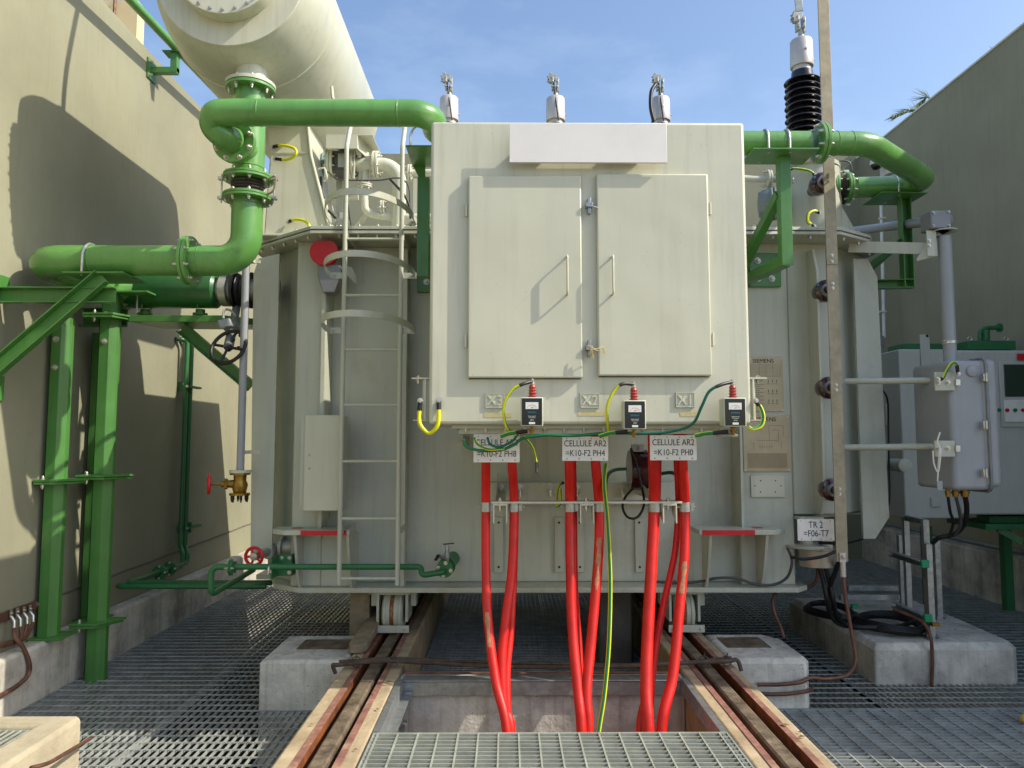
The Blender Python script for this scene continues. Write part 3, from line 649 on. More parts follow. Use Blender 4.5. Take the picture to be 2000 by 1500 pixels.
# elbow swept: from flange facing, curling left and up into the horizontal run
up = curve([flc + bdir * .02, flc + bdir * .09 + V((-.02, 0, .0)), V((-1.80, 4.42, 3.64)), V((-1.775, 4.37, 3.69)), V((-1.68, 4.36, Z)), V((-1.55, 4.36, Z))], 7)
run = fillet([(-1.55, cy, Z), (-.46, cy, Z), (-.46, 4.62, Z - .0), (-.30, 4.80, Z), (2.30, 4.80, Z)], [.20, .1, .1], 10)
MB().tube(up, .081, 32).build('left_elbow', GREEN, xp)
MB().tube(run[:-1] + [V((2.02, 4.80, Z))], .080, 36).build('straight_run', GREEN, xp)
rt = fillet([(2.06, 4.80, Z), (2.42, 4.80, Z), (3.345, 5.60, Z), (2.74, 5.66, Z)], [.28, .14], 12)
MB().tube(rt, .080, 36).build('right_loop', GREEN, xp)
flange_pair('flange', xp, (2.10, 4.80, Z), (1, 0, 0), .133, .02, 8)
for p, ax in (((-1.50, cy, Z), (1, 0, 0)), ((-.66, cy, Z), (1, 0, 0)), ((2.2, 4.80, Z), (1, 0, 0)), ((2.3, 4.80, Z), (1, 0, 0)), ((2.88, 5.653, Z), (1, 0, 0))): MB().lathe(p, ax, [(-.004, .0805), (0, .083), (.004, .0805)], 36).build('weld_seam', GREEN, xp)
for x in (1.72, 1.86): ubolt(xp, (x, 4.80, Z), (1, 0, 0), .087)
ubolt(xp, (3.02, 5.645, Z), (1, .1, 0), .087)
bellows(xp, (2.62, 5.68, Z), (1, 0, 0), .08, .07, .125)
MB().tube(curve([(2.55, 5.6, Z + .13), (2.6, 5.6, Z + .19), (2.67, 5.6, Z + .18), (2.69, 5.6, Z + .12)]), .006, 8).build('bonding_wire', DGREY, xp)
# relief vessel under lower pipe level
vs = thing('oil_filter_vessel', 'green horizontal vessel, colour darkened for shade, with butterfly valve behind the lower green pipe', 'vessel', (-2.1, 5.68, 2.74))
a = P(255, 567, 5.68); b = P(428, 567, 5.68)
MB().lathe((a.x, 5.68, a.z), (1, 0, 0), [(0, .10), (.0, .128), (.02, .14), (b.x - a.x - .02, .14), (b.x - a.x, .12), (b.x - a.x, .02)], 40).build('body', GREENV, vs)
flange_pair('flange', vs, (a.x - .035, 5.68, a.z), (1, 0, 0), .15, .018, 8)
vz = a.z
MB().lathe((b.x, 5.68, vz), (1, 0, 0), [(0, .09), (.03, .09), (.03, .125), (.085, .125), (.085, .09), (.3, .09)], 36).build('valve_body', CLAMPC, vs)
MB().lathe((b.x + .12, 5.68, vz), (1, 0, 0), [(0, .14), (.02, .14), (.02, .11), (.04, .13), (.06, .11), (.08, .13), (.1, .11), (.12, .14), (.14, .14)], 36).build('bellows', BLACK, vs)
for zz in (-.16, .16): MB().tube([(a.x + .05, 5.6, vz - .145), (a.x + .05, 5.6, vz - .2)], .02, 8)
for xx in (a.x + .12, b.x - .14):
    MB().lathe((xx, 5.68, vz - .15), (0, 0, -1), [(0, .035), (.03, .035), (.03, .055), (.045, .055), (.045, .035), (.07, .035)], 20).tube([(xx, 5.62, vz - .15), (xx + .02, 5.6, vz - .05)], .006, 6).build('foot', GREEN2, vs)

# ---- pipe supports
def plate(x0, x1, y0, y1, z0, z1): return MB().box(x0, x1, y0, y1, z0, z1)
b1 = thing('pipe_bracket', 'green triangular bracket reaching from the left wall to the lower pipe', 'bracket', (-2.9, 4.75, 2.3))
zt = LPZ - .105
plate(-2.80, -2.42, 4.60, 4.92, zt - .012, zt).build('top_plate', GREEN2, b1, bevel=.002)
p0 = P(-30, 578, 4.68); p1 = P(150, 578, 4.68)
MB().channel((p0.x, 4.68, p0.z), (p1.x + .25, 4.68, p0.z), .10, .05, .008, side=1).build('horizontal_channel', GREEN2, b1, bevel=.002)
q0 = P(-60, 765, 4.62); q1 = P(200, 545, 4.62)
MB().channel((q0.x, 4.64, q0.z), (q1.x, 4.64, zt - .03), .10, .05, .008, side=1).build('diagonal_brace', GREEN2, b1, bevel=.002)
for py in (560, 755):
    wpl = MB(); c = P(-2, py, 4.72); wpl.box(-3.249, -3.235, 4.55, 4.77, c.z - .09, c.z + .07); wpl.m(1).bolt((-3.235, 4.60, c.z), (1, 0, 0), .012, .012); wpl.m(0)
    wpl.build('wall_plate', [GREEN2, BOLT], b1, bevel=.002)
def hpost(label, x, y, z0, z1, w_, nm='pipe_post', yd=.09, joint=None, bolts=True, lower=None):
    t = thing(nm, label, 'post', (x, y, z0))
    mb = MB()  # H section: two flanges facing left/right seen as angle
    zs = joint or z1
    def sec(m_, za, zb, k=1.0):
        hw = w_ / 2 * k
        m_.box(x - hw, x + hw * .28, y - yd / 2 * k, y - yd / 2 * k + .008, za, zb)
        m_.prism([(x + hw * .28, y - yd / 2 * k, za), (x + hw, y + .0, za), (x + hw, y + .01, za), (x + hw * .26, y - yd / 2 * k + .009, za)], (0, 0, zb - za))
        m_.box(x - hw, x - hw + .008, y - yd / 2 * k, y + yd / 2 * k, za, zb); m_.box(x + hw - .008, x + hw, y + .01, y + yd / 2 * k, za, zb)
    sec(mb, z0, zs); 
    if joint: sec(mb, zs, z1, .86)
    mb.build('column', GREEN2, t, bevel=.002)
    if joint and bolts:
        for k in (.16, .36): MB().bolt((x - w_ * .15, y - yd / 2 - .001, z1 - k), (0, -1, 0), .016, .016).build('column_bolt', BOLT, t)
    return t
# B : left post on the kerb
tB = P(122, 625, 5.33); B = hpost('left green steel post standing on the kerb with its base plate bolted down', -3.155, 5.23, .378, tB.z, .112, joint=tB.z - .05)
plate(-3.245, -3.02, 5.13, 5.36, .366, .378).build('base_plate', GREEN2, B, bevel=.002)
zj = P(120, 938, 5.33).z
def joint(t, x, y, z, w_=.26):
    mb = MB(); mb.prism([(x - w_ / 2, y - .12, z), (x + w_ * .3, y - .12, z), (x + w_ / 2 + .06, y + .1, z), (x - w_ / 2, y + .1, z)], (0, 0, .016)); mb.prism([(x - w_ / 2 + .004, y - .118, z - .019), (x + w_ * .28, y - .118, z - .019), (x + w_ / 2 + .04, y + .1, z - .019), (x - w_ / 2 + .004, y + .1, z - .019)], (0, 0, .016))
    mb.m(1).bolt((x - w_ * .22, y - .10, z + .016), (0, 0, 1), .011, .016); mb.bolt((x - w_ * .22, y - .10, z - .019), (0, 0, -1), .011, .02); mb.build('joint_plate', [GREEN2, BOLT], t, bevel=.0015)
joint(B, -3.14, 5.23, zj, .20)
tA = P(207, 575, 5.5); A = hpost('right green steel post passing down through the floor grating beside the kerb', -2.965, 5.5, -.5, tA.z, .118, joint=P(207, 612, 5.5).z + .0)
joint(A, -2.99, 5.5, P(205, 1222, 5.4).z, .24); joint(A, -2.98, 5.5, P(205, 932, 5.4).z, .26); joint(A, -2.97, 5.5, P(205, 615, 5.4).z, .28)
plate(-3.12, -2.66, 5.42, 5.72, tA.z, tA.z + .014).build('top_plate', GREEN2, A, bevel=.002)
Cc = hpost('rear green steel post on the kerb, half hidden between the two front posts', -3.165, 5.76, .378, 2.55, .11, bolts=False)
plate(-3.245, -3.04, 5.66, 5.87, .366, .378).build('base_plate', GREEN2, Cc, bevel=.002)
joint(Cc, -3.15, 5.76, P(190, 930, 5.7).z, .2)
bm_ = thing('header_beam', 'dark green header beam and plate tying the rear post to the pipe above', 'bracket', (-3.0, 5.6, 2.5))
MB().channel((-3.24, 5.62, tA.z - .16), (-2.9, 5.62, tA.z - .16), .14, .06).build('beam', GREEN2, bm_, bevel=.002)
ubolt(bm_, (-2.80, 5.66, LPZ), (1, 0, 0), .107, leg=.2)
# vessel bracket
vb = thing('pipe_bracket', 'dark green table bracket with sloping brace under the green vessel', 'bracket', (-2.3, 5.7, 2.5))
a = P(252, 613, 5.5); b = P(470, 613, 5.5)
zt = vz - .225
MB().prism([(a.x, 5.50, zt), (b.x - .12, 5.50, zt), (-1.9, 5.7, zt), (-1.9, 5.9, zt), (a.x + .1, 5.86, zt)], (0, 0, -.05)).build('table_plate', GREEN2, vb, bevel=.003)
MB().channel((P(355, 622, 5.6).x, 5.62, zt - .08), (P(490, 755, 5.6).x, 5.62, P(480, 755, 5.6).z), .09, .05, .008).build('brace', GREEN2, vb, bevel=.002)
# right brackets
def rbracket(label, cx, y, xpost, ytop, px_list):
    pass
rb = thing('pipe_bracket', 'green steel bracket carrying the cross pipe just right of the big grey box', 'bracket', (1.85, 5.1, 2.9))
zt = Z - .085
MB().box(1.60, 2.03, 4.66, 4.93, zt - .012, zt - .001).build('saddle_plate', GREEN2, rb, bevel=.002)
pt = P(1533, 290, 4.8); pb = P(1530, 520, 4.8); xv = (pt.x + pb.x) / 2
mb = MB().box(xv - .035, xv + .038, 4.765, 4.773, pb.z, zt - .013).box(xv - .035, xv - .028, 4.773, 4.84, pb.z, zt - .013)
mb.build('upright', GREEN2, rb, bevel=.002)
w0 = V((1.66, 5.47, pb.z + .02)); MB().channel((xv - .03, 4.80, pb.z + .035), (1.72, 5.48, pb.z + .035), .07, .06, .008).build('lower_arm', GREEN2, rb, bevel=.002)
MB().channel((xv - .04, 4.83, zt - .25), (1.70, 5.48, pb.z + .05), .06, .05, .008).build('diagonal', GREEN2, rb, bevel=.002)
a = P(1463, 494, 5.47); b = P(1526, 560, 5.47)
mb = MB().box(a.x, b.x, 5.468, 5.498, b.z, a.z)
for px, py in ((1480, 509), (1481, 544), (1508, 544)): c = P(px, py, 5.466); mb.m(1).bolt((c.x, 5.466, c.z), (0, -1, 0), .018, .016)
mb.build('fixing_plate', [GREEN2, BOLT], rb, bevel=.003)
lb = thing('pipe_bracket', 'green steel bracket half hidden behind the left edge of the big grey box', 'bracket', (-.55, 5.2, 2.9))
a = P(826, 300, 4.95); b = P(826, 500, 4.95)
MB().box(a.x - .03, a.x + .05, 4.9, 4.98, b.z - .15, Z - .2).build('upright', GREEN2, lb, bevel=.002)
MB().prism([(a.x - .07, 4.6, Z - .10), (a.x + .25, 4.6, Z - .10), (a.x + .25, 4.95, Z - .10), (a.x - .07, 4.95, Z - .10)], (0, 0, -.012)).prism([(a.x - .065, 4.93, Z - .112), (a.x + .02, 4.93, Z - .112), (a.x + .02, 4.93, Z - .24), (a.x, 4.93, Z - .24)], (0, .01, 0)).build('saddle_plate', GREEN2, lb, bevel=.002)
ubolt(lb, (a.x + .03, 4.7, Z), (.2, 1, 0), .087)
a = P(816, 502, 5.6); b = P(845, 571, 5.6)
mb = MB().box(a.x, b.x + .1, 5.58, 5.618, b.z, a.z); c = P(833, 550, 5.58); mb.m(1).bolt((c.x, 5.58, c.z), (0, -1, 0), .018, .016)
mb.build('fixing_plate', [GREEN2, BOLT], lb, bevel=.003)
r2 = thing('pipe_bracket', 'green frame bracket right of the tank under the end of the pipe loop', 'bracket', (3.1, 5.7, 2.9))
MB().box(2.86, 3.22, 5.5, 5.8, zt - .012, zt - .001).build('saddle_plate', GREEN2, r2, bevel=.002)
pv = P(1765, 470, 5.66)
MB().channel((pv.x, 5.66, zt - .012), (pv.x, 5.66, P(1765, 565, 5.66).z), .08, .06, .008, up=(1, 0, 0)).build('upright', GREEN2, r2, bevel=.002)
zb_ = P(1765, 556, 5.66).z
MB().channel((2.74, 5.70, zb_), (pv.x + .04, 5.66, zb_), .07, .06, .008).build('lower_arm', GREEN2, r2, bevel=.002)
MB().channel((2.75, 5.7, zb_ + .06), (pv.x - .02, 5.68, zb_ + .34), .06, .05, .008).build('diagonal', GREEN2, r2, bevel=.002)

# ================================================================== CABLE BOX
BY = 4.05
X0, X1, Z0, Z1 = -.428, 1.343, 1.802, 3.512
cb = thing('cable_box', 'large light grey steel cable termination box with two doors and a blank plate on top', 'cable box', ((X0 + X1) / 2, 4.5, Z0))
MB().box(X0, X1, BY, 4.95, Z0, Z1).build('housing', GREYB, cb, bevel=.018, segs=3)
def door(px0, px1, py0, py1, hpx, side, lab):
    a = P(px0, py0, BY - .03); b = P(px1, py1, BY - .03)
    d = MB().box(a.x, b.x, BY - .031, BY - .001, b.z, a.z).build('door', GREYD, cb, bevel=.008)
    d['label'] = lab
    h0 = P(hpx, 499, BY - .07); h1 = P(hpx, 573, BY - .07)
    MB().tube(fillet([(h0.x, BY - .03, h0.z), (h0.x, BY - .075, h0.z), (h0.x, BY - .075, h1.z), (h0.x, BY - .03, h1.z)], .015, 4), .006, 10).build('handle', GREYD, d)
    xh = a.x - .012 if side < 0 else b.x + .012
    MB().box(a.x + .006, b.x - .006, BY - .0035, BY - .0005, b.z - .006, b.z - .001).build('door_gasket', DGREY, d)
    for zz in (.83, .18):
        z = b.z + (a.z - b.z) * zz; MB().cyl((xh, BY - .015, z - .035), (xh, BY - .015, z + .035), .007, 10).box(xh - .012, xh + .012, BY - .006, BY - .001, z - .03, z + .03).build('hinge', GREYD, d)
    return d
door(915, 1138, 343, 738, 1108, -1, 'left door'); door(1165, 1391, 339, 734, 1197, 1, 'right door')
for py in (402, 680):
    c = P(1151, py, BY - .02); MB().box(c.x - .02, c.x + .016, BY - .045, BY - .001, c.z - .012, c.z + .012).box(c.x - .008, c.x + .008, BY - .03, BY - .001, c.z - .045, c.z + .045).tube([(c.x - .02, BY - .04, c.z), (c.x + .045, BY - .04, c.z - .018)], .005, 8).build('latch', STEEL, cb, bevel=.001)
c = P(1155, 682, BY - .06); MB().tube(curve([c + V((-.02, 0, .02)), c + V((.02, -.01, 0)), c + V((.06, 0, .01)), c + V((.075, .02, -.02))]), .003, 6).tube(curve([c + V((-.01, 0, -.03)), c, c + V((.01, 0, -.05))]), .003, 6).build('tie_wire', YOCH, cb)
a = P(995, 241, BY - .065); b = P(1303, 318, BY - .065)
mb = MB(); mb.box(a.x, b.x, BY - .068, BY - .064, b.z, a.z).box(a.x + .15, a.x + .18, BY - .064, BY - .001, b.z + .02, a.z - .02).box(b.x - .18, b.x - .15, BY - .064, BY - .001, b.z + .02, a.z - .02).box(a.x, b.x, BY - .064, BY - .05, b.z, b.z + .003).build('blank_plate', PLATE, cb, bevel=.0015)
for txt, px, py in (('X3', 967, 782), ('X2', 1152, 782), ('X1', 1338, 781)):
    c = P(px, py, BY); hw = .052; hh = .041; mb = MB()
    mb.box(c.x - hw, c.x + hw, BY - .004, BY - .0005, c.z - hh, c.z + hh)
    mb.text(txt, c.x, c.z - .027, BY - .0065, .078, .95, ext=.004)
    for a0, a1, b0, b1 in ((-hw, hw, hh - .004, hh), (-hw, hw, -hh, -hh + .004), (-hw, -hw + .004, -hh + .004, hh - .004), (hw - .004, hw, -hh + .004, hh - .004)): mb.box(c.x + a0, c.x + a1, BY - .0085, BY - .0005, c.z + b0, c.z + b1)
    mb.build('raised_mark', GREYB, cb)
for px, py, wd in ((972, 811, .075), (1155, 808, .075), (1346, 809, .05)):
    c = P(px, py, BY); MB().box(c.x - wd, c.x + wd, BY - .0015, BY - .0005, c.z - .012, c.z + .012).build('label_residue', mat('glue residue', (196, 186, 140), .8, var=.1, scale=60, streak=0, dirt=1.0, dirtcol=(206, 178, 90)), cb)
mb = MB().box(X0 + .12, X1 - .10, 4.12, 4.90, Z0 - .022, Z0 - .001).box(X0 + .16, X1 - .14, 4.15, 4.88, Z0 - .05, Z0 - .022)
mb.build('gland_plate', GREY, cb, bevel=.002)
mb = MB()
for i in range(14): mb.bolt((X0 + .2 + i * .11, 4.14, Z0 - .023), (0, 0, -1), .009, .012)
mb.build('plate_bolts', BOLT, cb)
# side angle brackets with straps
for s, px0 in ((-1, 806), (1, 1500)):
    xs = X0 if s < 0 else X1; a = P(px0, 738, BY + .05); zlow = P(px0, 820, BY + .05).z
    MB().box(*sorted((xs + s * .002, xs + s * .10)), BY + .03, BY + .12, a.z - .008, a.z).box(*sorted((xs + s * .002, xs + s * .04)), BY + .05, BY + .058, zlow, a.z - .008).box(*sorted((xs + s * .02, xs + s * .028)), BY + .03, BY + .12, zlow, a.z - .008).box(*sorted((xs + s * .002, xs + s * .09)), BY + .03, BY + .12, zlow - .006, zlow).build('side_bracket', GREYB, cb, bevel=.0015)
    MB().bolt((xs + s * .065, BY + .07, a.z), (0, 0, 1), .012, .01).bolt((xs + s * .065, BY + .07, a.z - .009), (0, 0, -1), .012, .014).build('bracket_bolt', BOLT, cb)
mb = MB().box(.1, .9, 4.95, 5.6, 2.1, 3.3).build('throat_duct', GREYB, cb)
a = P(875, 845, 4.5); MB().box(a.x + .02, a.x + .08, 4.7, 5.6, Z0 - .12, Z0 - .1).box(a.x + .075, a.x + .08, 4.7, 5.6, Z0 - .1, Z0 - .05).box(X1 - .16, X1 - .10, 4.7, 5.6, Z0 - .12, Z0 - .1).build('support_arm', GREY, cb)
jumper('yellow green earth strap at the lower left corner of the big grey box', [P(821, 783, BY + .0), P(819, 808, BY + .0), P(821, 830, BY - .01), P(838, 846, BY - .01), P(854, 832, BY - .02), P(857, 806, BY - .02), P(857, 783, BY - .012)], .0115, mats=[YEL, YEL])
jumper('yellow green earth strap at the lower right corner of the big grey box', [P(1476, 783, BY + .0), P(1486, 797, BY - .0), P(1491, 815, BY - .01), P(1486, 832, BY - .02), P(1470, 838, BY - .03), P(1462, 834, BY - .03)], .0115, both=False)

# ---- surge counters
def counter(px, py, label, sidew):
    Y = BY - .13; c = P(px, py, Y); w_ = .0575; h_ = .075
    t = thing('surge_counter', label, 'meter', (c.x, Y, c.z - h_), 'surge counters hung on the lower edge of the grey box')
    MB().box(c.x - w_, c.x + w_, Y + .008, Y + .10, c.z - h_, c.z + h_).build('case', GREY, t, bevel=.008)
    MB().box(c.x - w_ - .002, c.x + w_ + .002, Y + .002, Y + .012, c.z - h_ - .002, c.z + h_ + .002).build('bezel', GREYB, t, bevel=.004)
    f = MB().box(c.x - w_ + .004, c.x + w_ - .004, Y - .002, Y + .003, c.z - h_ + .004, c.z + h_ - .004).build('face', SMOKE, t, bevel=.001)
    d = MB().box(c.x - .034, c.x + .034, Y - .0035, Y - .0015, c.z + .014, c.z + .05); d.build('dial', DIAL, f)
    mb = MB(); mb.tube([(c.x + .024 * math.cos(k * math.pi / 8), Y - .004, c.z + .02 + .016 * math.sin(k * math.pi / 8)) for k in range(9)], .0006, 4); mb.box(c.x - .003, c.x + .008, Y - .0045, Y - .0035, c.z + .021, c.z + .024); mb.build('dial_scale', RED, f)
    MB().text('SIEMENS', c.x, c.z - .008, Y - .0028, .0125, 1).build('lettering', CYAN, f)
    mb = MB(); mb.text('Surge counter', c.x, c.z - .026, Y - .0028, .0075, 1).text('and monitor', c.x, c.z - .034, Y - .0028, .0075, 1).text('3EX5', c.x, c.z - .047, Y - .0028, .009, 1).box(c.x - .016, c.x + .016, Y - .003, Y - .002, c.z - .066, c.z - .055); mb.build('small_print', DIAL, f)
    zt = c.z + h_
    ins = MB(); pr = [(0, .018)]
    for k in range(4): pr += [(.006 + k * .016, .017), (.010 + k * .016, .026 - k * .002), (.014 + k * .016, .017)]
    pr += [(.072, .014)]; ins.lathe((c.x + .004, Y + .05, zt), (0, 0, 1), pr, 24).build('insulator', REDINS, t)
    MB().cyl((c.x + .004, Y + .05, zt + .07), (c.x + .004, Y + .05, zt + .105), .006, 10).bolt((c.x + .004, Y + .05, zt + .078), (0, 0, 1), .011, .01).build('terminal_stud', BOLT, t)
    MB().cyl((c.x, Y + .04, c.z - h_ - .045), (c.x, Y + .04, c.z - h_), .008, 10).bolt((c.x, Y + .04, c.z - h_ - .02), (0, 0, -1), .014, .012).bolt((c.x, Y + .04, c.z - h_), (0, 0, -1), .012, .006).build('bottom_terminal', BRASS, t)
    MB().box(c.x - .03, c.x + .03, Y + .10, BY + .03, c.z - h_ - .0, c.z - h_ + .006).build('mounting_tab', STEEL, t)
    return c, Y, zt
c1 = counter(1039, 804, 'surge counter with black face and red insulator, just right of the raised mark X3', 0)
c2 = counter(1240, 810, 'surge counter with black face and red insulator, hung between the marks X2 and X1', 1)
c3 = counter(1436, 805, 'surge counter with black face and red insulator, at the right corner of the grey box', 1)
def earthlead(label, c, pts, mats, r=.008):
    t = thing('earth_lead', label, 'earth cable', pts[0])
    cc, Y, zt = c; top = V((cc.x + .004, Y + .05, zt + .09))
    cv = curve([top] + pts, 8); k = 12
    mb = MB().tube(cv[:k], r * 1.2, 10); mb.build('sleeve', BLACK, t)
    mb = MB().tube(cv[k - 1:], r, 10, stripe=(0, 1)); mb.build('insulation', mats, t)
YG = [YEL, GRN]
earthlead('yellow green lead arching from the counter by mark X3', c1, [P(1022, 750, 3.93), P(1002, 760, 3.93), P(986, 785, 3.94), P(984, 812, 3.96), P(992, 838, 4.0), P(1012, 852, 4.06)], YG)
earthlead('yellow green lead arching from the counter between the marks X2 and X1', c2, [P(1216, 750, 3.93), P(1200, 763, 3.93), P(1187, 790, 3.94), P(1186, 815, 3.97), P(1188, 842, 4.05)], YG)
earthlead('dark green lead sweeping from the right corner counter to the lead bundle', c3, [P(1407, 752, 3.93), P(1385, 765, 3.93), P(1370, 795, 3.94), P(1352, 828, 3.98), P(1310, 843, 4.02), P(1250, 847, 4.04), P(1235, 847, 4.05)], [TEAL, TEAL])
def lead(name, label, pts, r, mats, stripe=None, seg=10, cat='earth cable', n=8):
    mb = MB(); mb.tube(curve(pts, n), r, seg, stripe=stripe); o = mb.build(name, mats); tag(o, label, cat); return o
lead('earth_lead', 'green bundle of leads running along under the bottom edge of the grey box', [P(905, 858, 4.07), P(912, 872, 4.07), P(940, 880, 4.06), P(980, 878, 4.05), P(1005, 868, 4.05), P(1020, 857, 4.05), P(1060, 850, 4.05), P(1120, 851, 4.05), P(1180, 846, 4.05), P(1240, 846, 4.05)], .0085, [TEAL, GRN], (0, 1))
lead('earth_lead', 'yellow green lead hooked under the box edge over the leftmost PH8 plate', [P(927, 855, 4.09), P(933, 868, 4.07), P(955, 878, 4.04), P(985, 876, 4.03)], .007, YG, (0, 1))
lead('earth_lead', 'dark green lead looping just above the first cable sign', [P(952, 855, 4.09), P(958, 868, 4.06), P(976, 873, 4.03), P(1000, 862, 4.03), P(1010, 850, 4.05)], .007, [TEAL])
t = thing('earth_lead', 'loose yellow green lead hanging with a black lug to the right of the first sign', 'earth cable', P(1048, 920, 4.08))
cv = curve([P(1022, 852, 4.06), P(1038, 870, 4.07), P(1045, 890, 4.08), P(1048, 905, 4.08)]); MB().tube(cv, .007, 10, stripe=(0, 1)).build('insulation', YG, t)
MB().tube([P(1048, 902, 4.08), P(1048, 915, 4.08), P(1048, 922, 4.08)], .009, 10).box(P(1045, 850, 4.08).x, P(1051, 850, 4.08).x, 4.078, 4.082, P(0, 930, 4.08).z, P(0, 920, 4.08).z).build('lug', DGREY, t)
for lab, pa, pb_, pc in (('yellow green tail taped at the foot of the counter by mark X3', (978, 853), (1008, 845), (1030, 842)), ('yellow green tail taped at the foot of the counter between X2 and X1', (1170, 853), (1202, 845), (1226, 843)), ('yellow green tail taped at the foot of the right corner counter', (1357, 852), (1392, 846), (1422, 843))):
    t = thing('earth_lead', lab, 'earth cable', P(*pa, 4.0)); A_, B_, C_ = P(*pa, 3.98), P(*pb_, 3.97), P(*pc, 3.96)
    MB().tube([A_, A_.lerp(B_, .5) + V((0, 0, .004)), B_], .0125, 12, stripe=(0, 1)).build('insulation', YG, t); MB().tube([B_, C_], .011, 10).build('sleeve', BLACK, t)
mb = MB().lathe(P(1420, 853, 4.02), (0, 0, 1), [(0, .02), (0, .055), (.01, .06), (.014, .05), (.02, .02)], 24); tag(mb.build('terminal_disc', CLAMPC), 'pale round terminal disc under the right corner counter', 'fitting')

# ---- cable signs
def sign(px0, px1, py0, py1, l1, l2, label, Y=4.16, size=.049, screws=True, tilt=0):
    a = P(px0, py0, Y); b = P(px1, py1, Y); cx = (a.x + b.x) / 2; h = a.z - b.z
    t = thing('label_sign', label, 'sign', (cx, Y, b.z), 'white lettered plates')
    MB().box(a.x, b.x, Y - .0015, Y + .0015, b.z, a.z).build('plate', WHITE, t, bevel=.0008)
    MB().text(l1, cx, b.z + h * .60, Y - .0022, size, .82).text(l2, cx, b.z + h * .20, Y - .0022, size, .82).build('lettering', TXT, t)
    mb = MB()
    for k in range(4): mb.lathe((a.x + (b.x - a.x) * (.1 + .267 * k), Y - .0015, b.z + h * .08), (0, -1, 0), [(0, .0035), (.001, .0035)], 8).lathe((a.x + (b.x - a.x) * (.1 + .267 * k), Y - .0015, a.z - h * .08), (0, -1, 0), [(0, .003), (.001, .003)], 8)
    mb.build('rivet_holes', DARKST, t)
sign(925, 1015, 848, 903, 'CELLULE AR2', '=K10-F2 PH8', 'white plate reading CELLULE AR2 =K10-F2 PH8, partly behind green leads')
sign(1098, 1188, 853, 900, 'CELLULE AR2', '=K10-F2 PH4', 'white plate reading CELLULE AR2 =K10-F2 PH4, the middle one under the box', size=.049)
sign(1269, 1361, 850, 899, 'CELLULE AR2', '=K10-F2 PH0', 'white plate reading CELLULE AR2 =K10-F2 PH0 under the right part of the box', size=.049)
sign(1557, 1630, 1014, 1056, 'TR 2', '=F06-T7', 'white plate reading TR 2 =F06-T7 below the right side of the tank', Y=5.2, size=.062)

# ---- red cables
def redcable(label, pts, w_, tape=None):
    r = w_
    ys = [(905, 4.27), (985, 4.40), (1100, 4.36), (1250, 4.26), (1430, 4.08), (1500, 3.98)]
    def yd(py):
        for (a, b), (c, d) in zip(ys, ys[1:]):
            if py <= c: return b + (d - b) * max(0, (py - a)) / (c - a)
        return ys[-1][1]
    off = 0
    p3 = [P(x, y, yd(y) + o) for x, y, o in pts]
    p3 = [V((p3[0].x, p3[0].y + .0, 1.79))] + p3 + [p3[-1] + V(((p3[-1].x - p3[-2].x) * .5, -.10, -.55))]
    cv = curve(p3, 7)
    t = thing('red_cable', label, 'power cable', V((p3[-1].x, p3[-1].y, -.6)), 'thick red power cables going down into the trench')
    MB().tube(cv, r, 18).build('sheath', CABLE, t)
    if tape:
        a, b = tape; seg = [c for c in cv if b < c.z < a]
        if len(seg) > 2:
            mb = MB(); n = len(seg)
            L = []
            for i, c in enumerate(seg):
                row = []
                for k in range(5):
                    th = math.pi * (1.28 + .32 * k / 4 * (.8 + .3 * math.sin(i * 2.3)) + .03 * math.sin(i * 5)); th = math.pi * 1.5 + (k / 4 - .6) * (.75 + .35 * math.sin(i * 2.1) + .2 * math.sin(i * .7))
                    row.append(mb.v(c + V((math.cos(th), math.sin(th), 0)) * (r + .0015)))
                L.append(row)
            for A_, B_ in zip(L, L[1:]):
                for k in range(4): mb.face([A_[k], A_[k + 1], B_[k + 1], B_[k]])
            mb.build('peeling_label', TAPE, t)
redcable('leftmost red cable under the PH8 plate, with a pale torn label near the tank foot', [(949, 900, 0), (949, 985, 0), (949, 1100, 0), (953, 1210, 0), (968, 1330, 0), (990, 1430, 0)], .0262, (.78, .56))
redcable('second red cable under the PH8 plate, bending left towards the trench', [(1000, 900, 0), (1004, 985, 0), (1000, 1110, 0), (989, 1200, .0), (980, 1290, .02), (984, 1380, .05), (998, 1430, .05)], .0265)
redcable('thin red cable half hidden behind the second cable of the PH8 pair', [(1001, 900, .07), (1006, 985, .07), (1004, 1100, .07), (998, 1220, .07), (990, 1310, .07), (992, 1400, .08), (1000, 1430, .08)], .0225)
redcable('left red cable under the PH4 plate', [(1112, 900, 0), (1113, 985, 0), (1114, 1110, 0), (1118, 1230, 0), (1128, 1340, 0), (1136, 1430, 0)], .0285)
redcable('red cable behind the left one of the PH4 pair', [(1118, 900, .08), (1120, 985, .08), (1122, 1150, .08), (1130, 1260, .08), (1134, 1350, .08), (1140, 1430, .08)], .0225)
redcable('right red cable under the PH4 plate, with a torn pale label halfway', [(1163, 900, 0), (1170, 985, 0), (1170, 1060, 0), (1164, 1150, 0), (1153, 1270, 0), (1146, 1350, 0), (1150, 1430, .02)], .0285, (1.16, .86))
redcable('thickest red cable under the left edge of the PH0 plate', [(1277, 900, 0), (1278, 985, 0), (1272, 1110, 0), (1265, 1240, 0), (1262, 1340, 0), (1266, 1430, 0)], .0335)
redcable('red cable crossing behind the thickest one near the trench edge', [(1284, 900, .09), (1282, 985, .09), (1274, 1110, .09), (1270, 1240, .09), (1264, 1350, .08), (1250, 1430, .05)], .024)
redcable('thin red cable slanting between the two thick ones under the PH0 plate', [(1322, 900, .05), (1325, 985, .06), (1318, 1080, .06), (1296, 1180, .07), (1280, 1270, .08), (1272, 1350, .08), (1268, 1430, .08)], .0195)
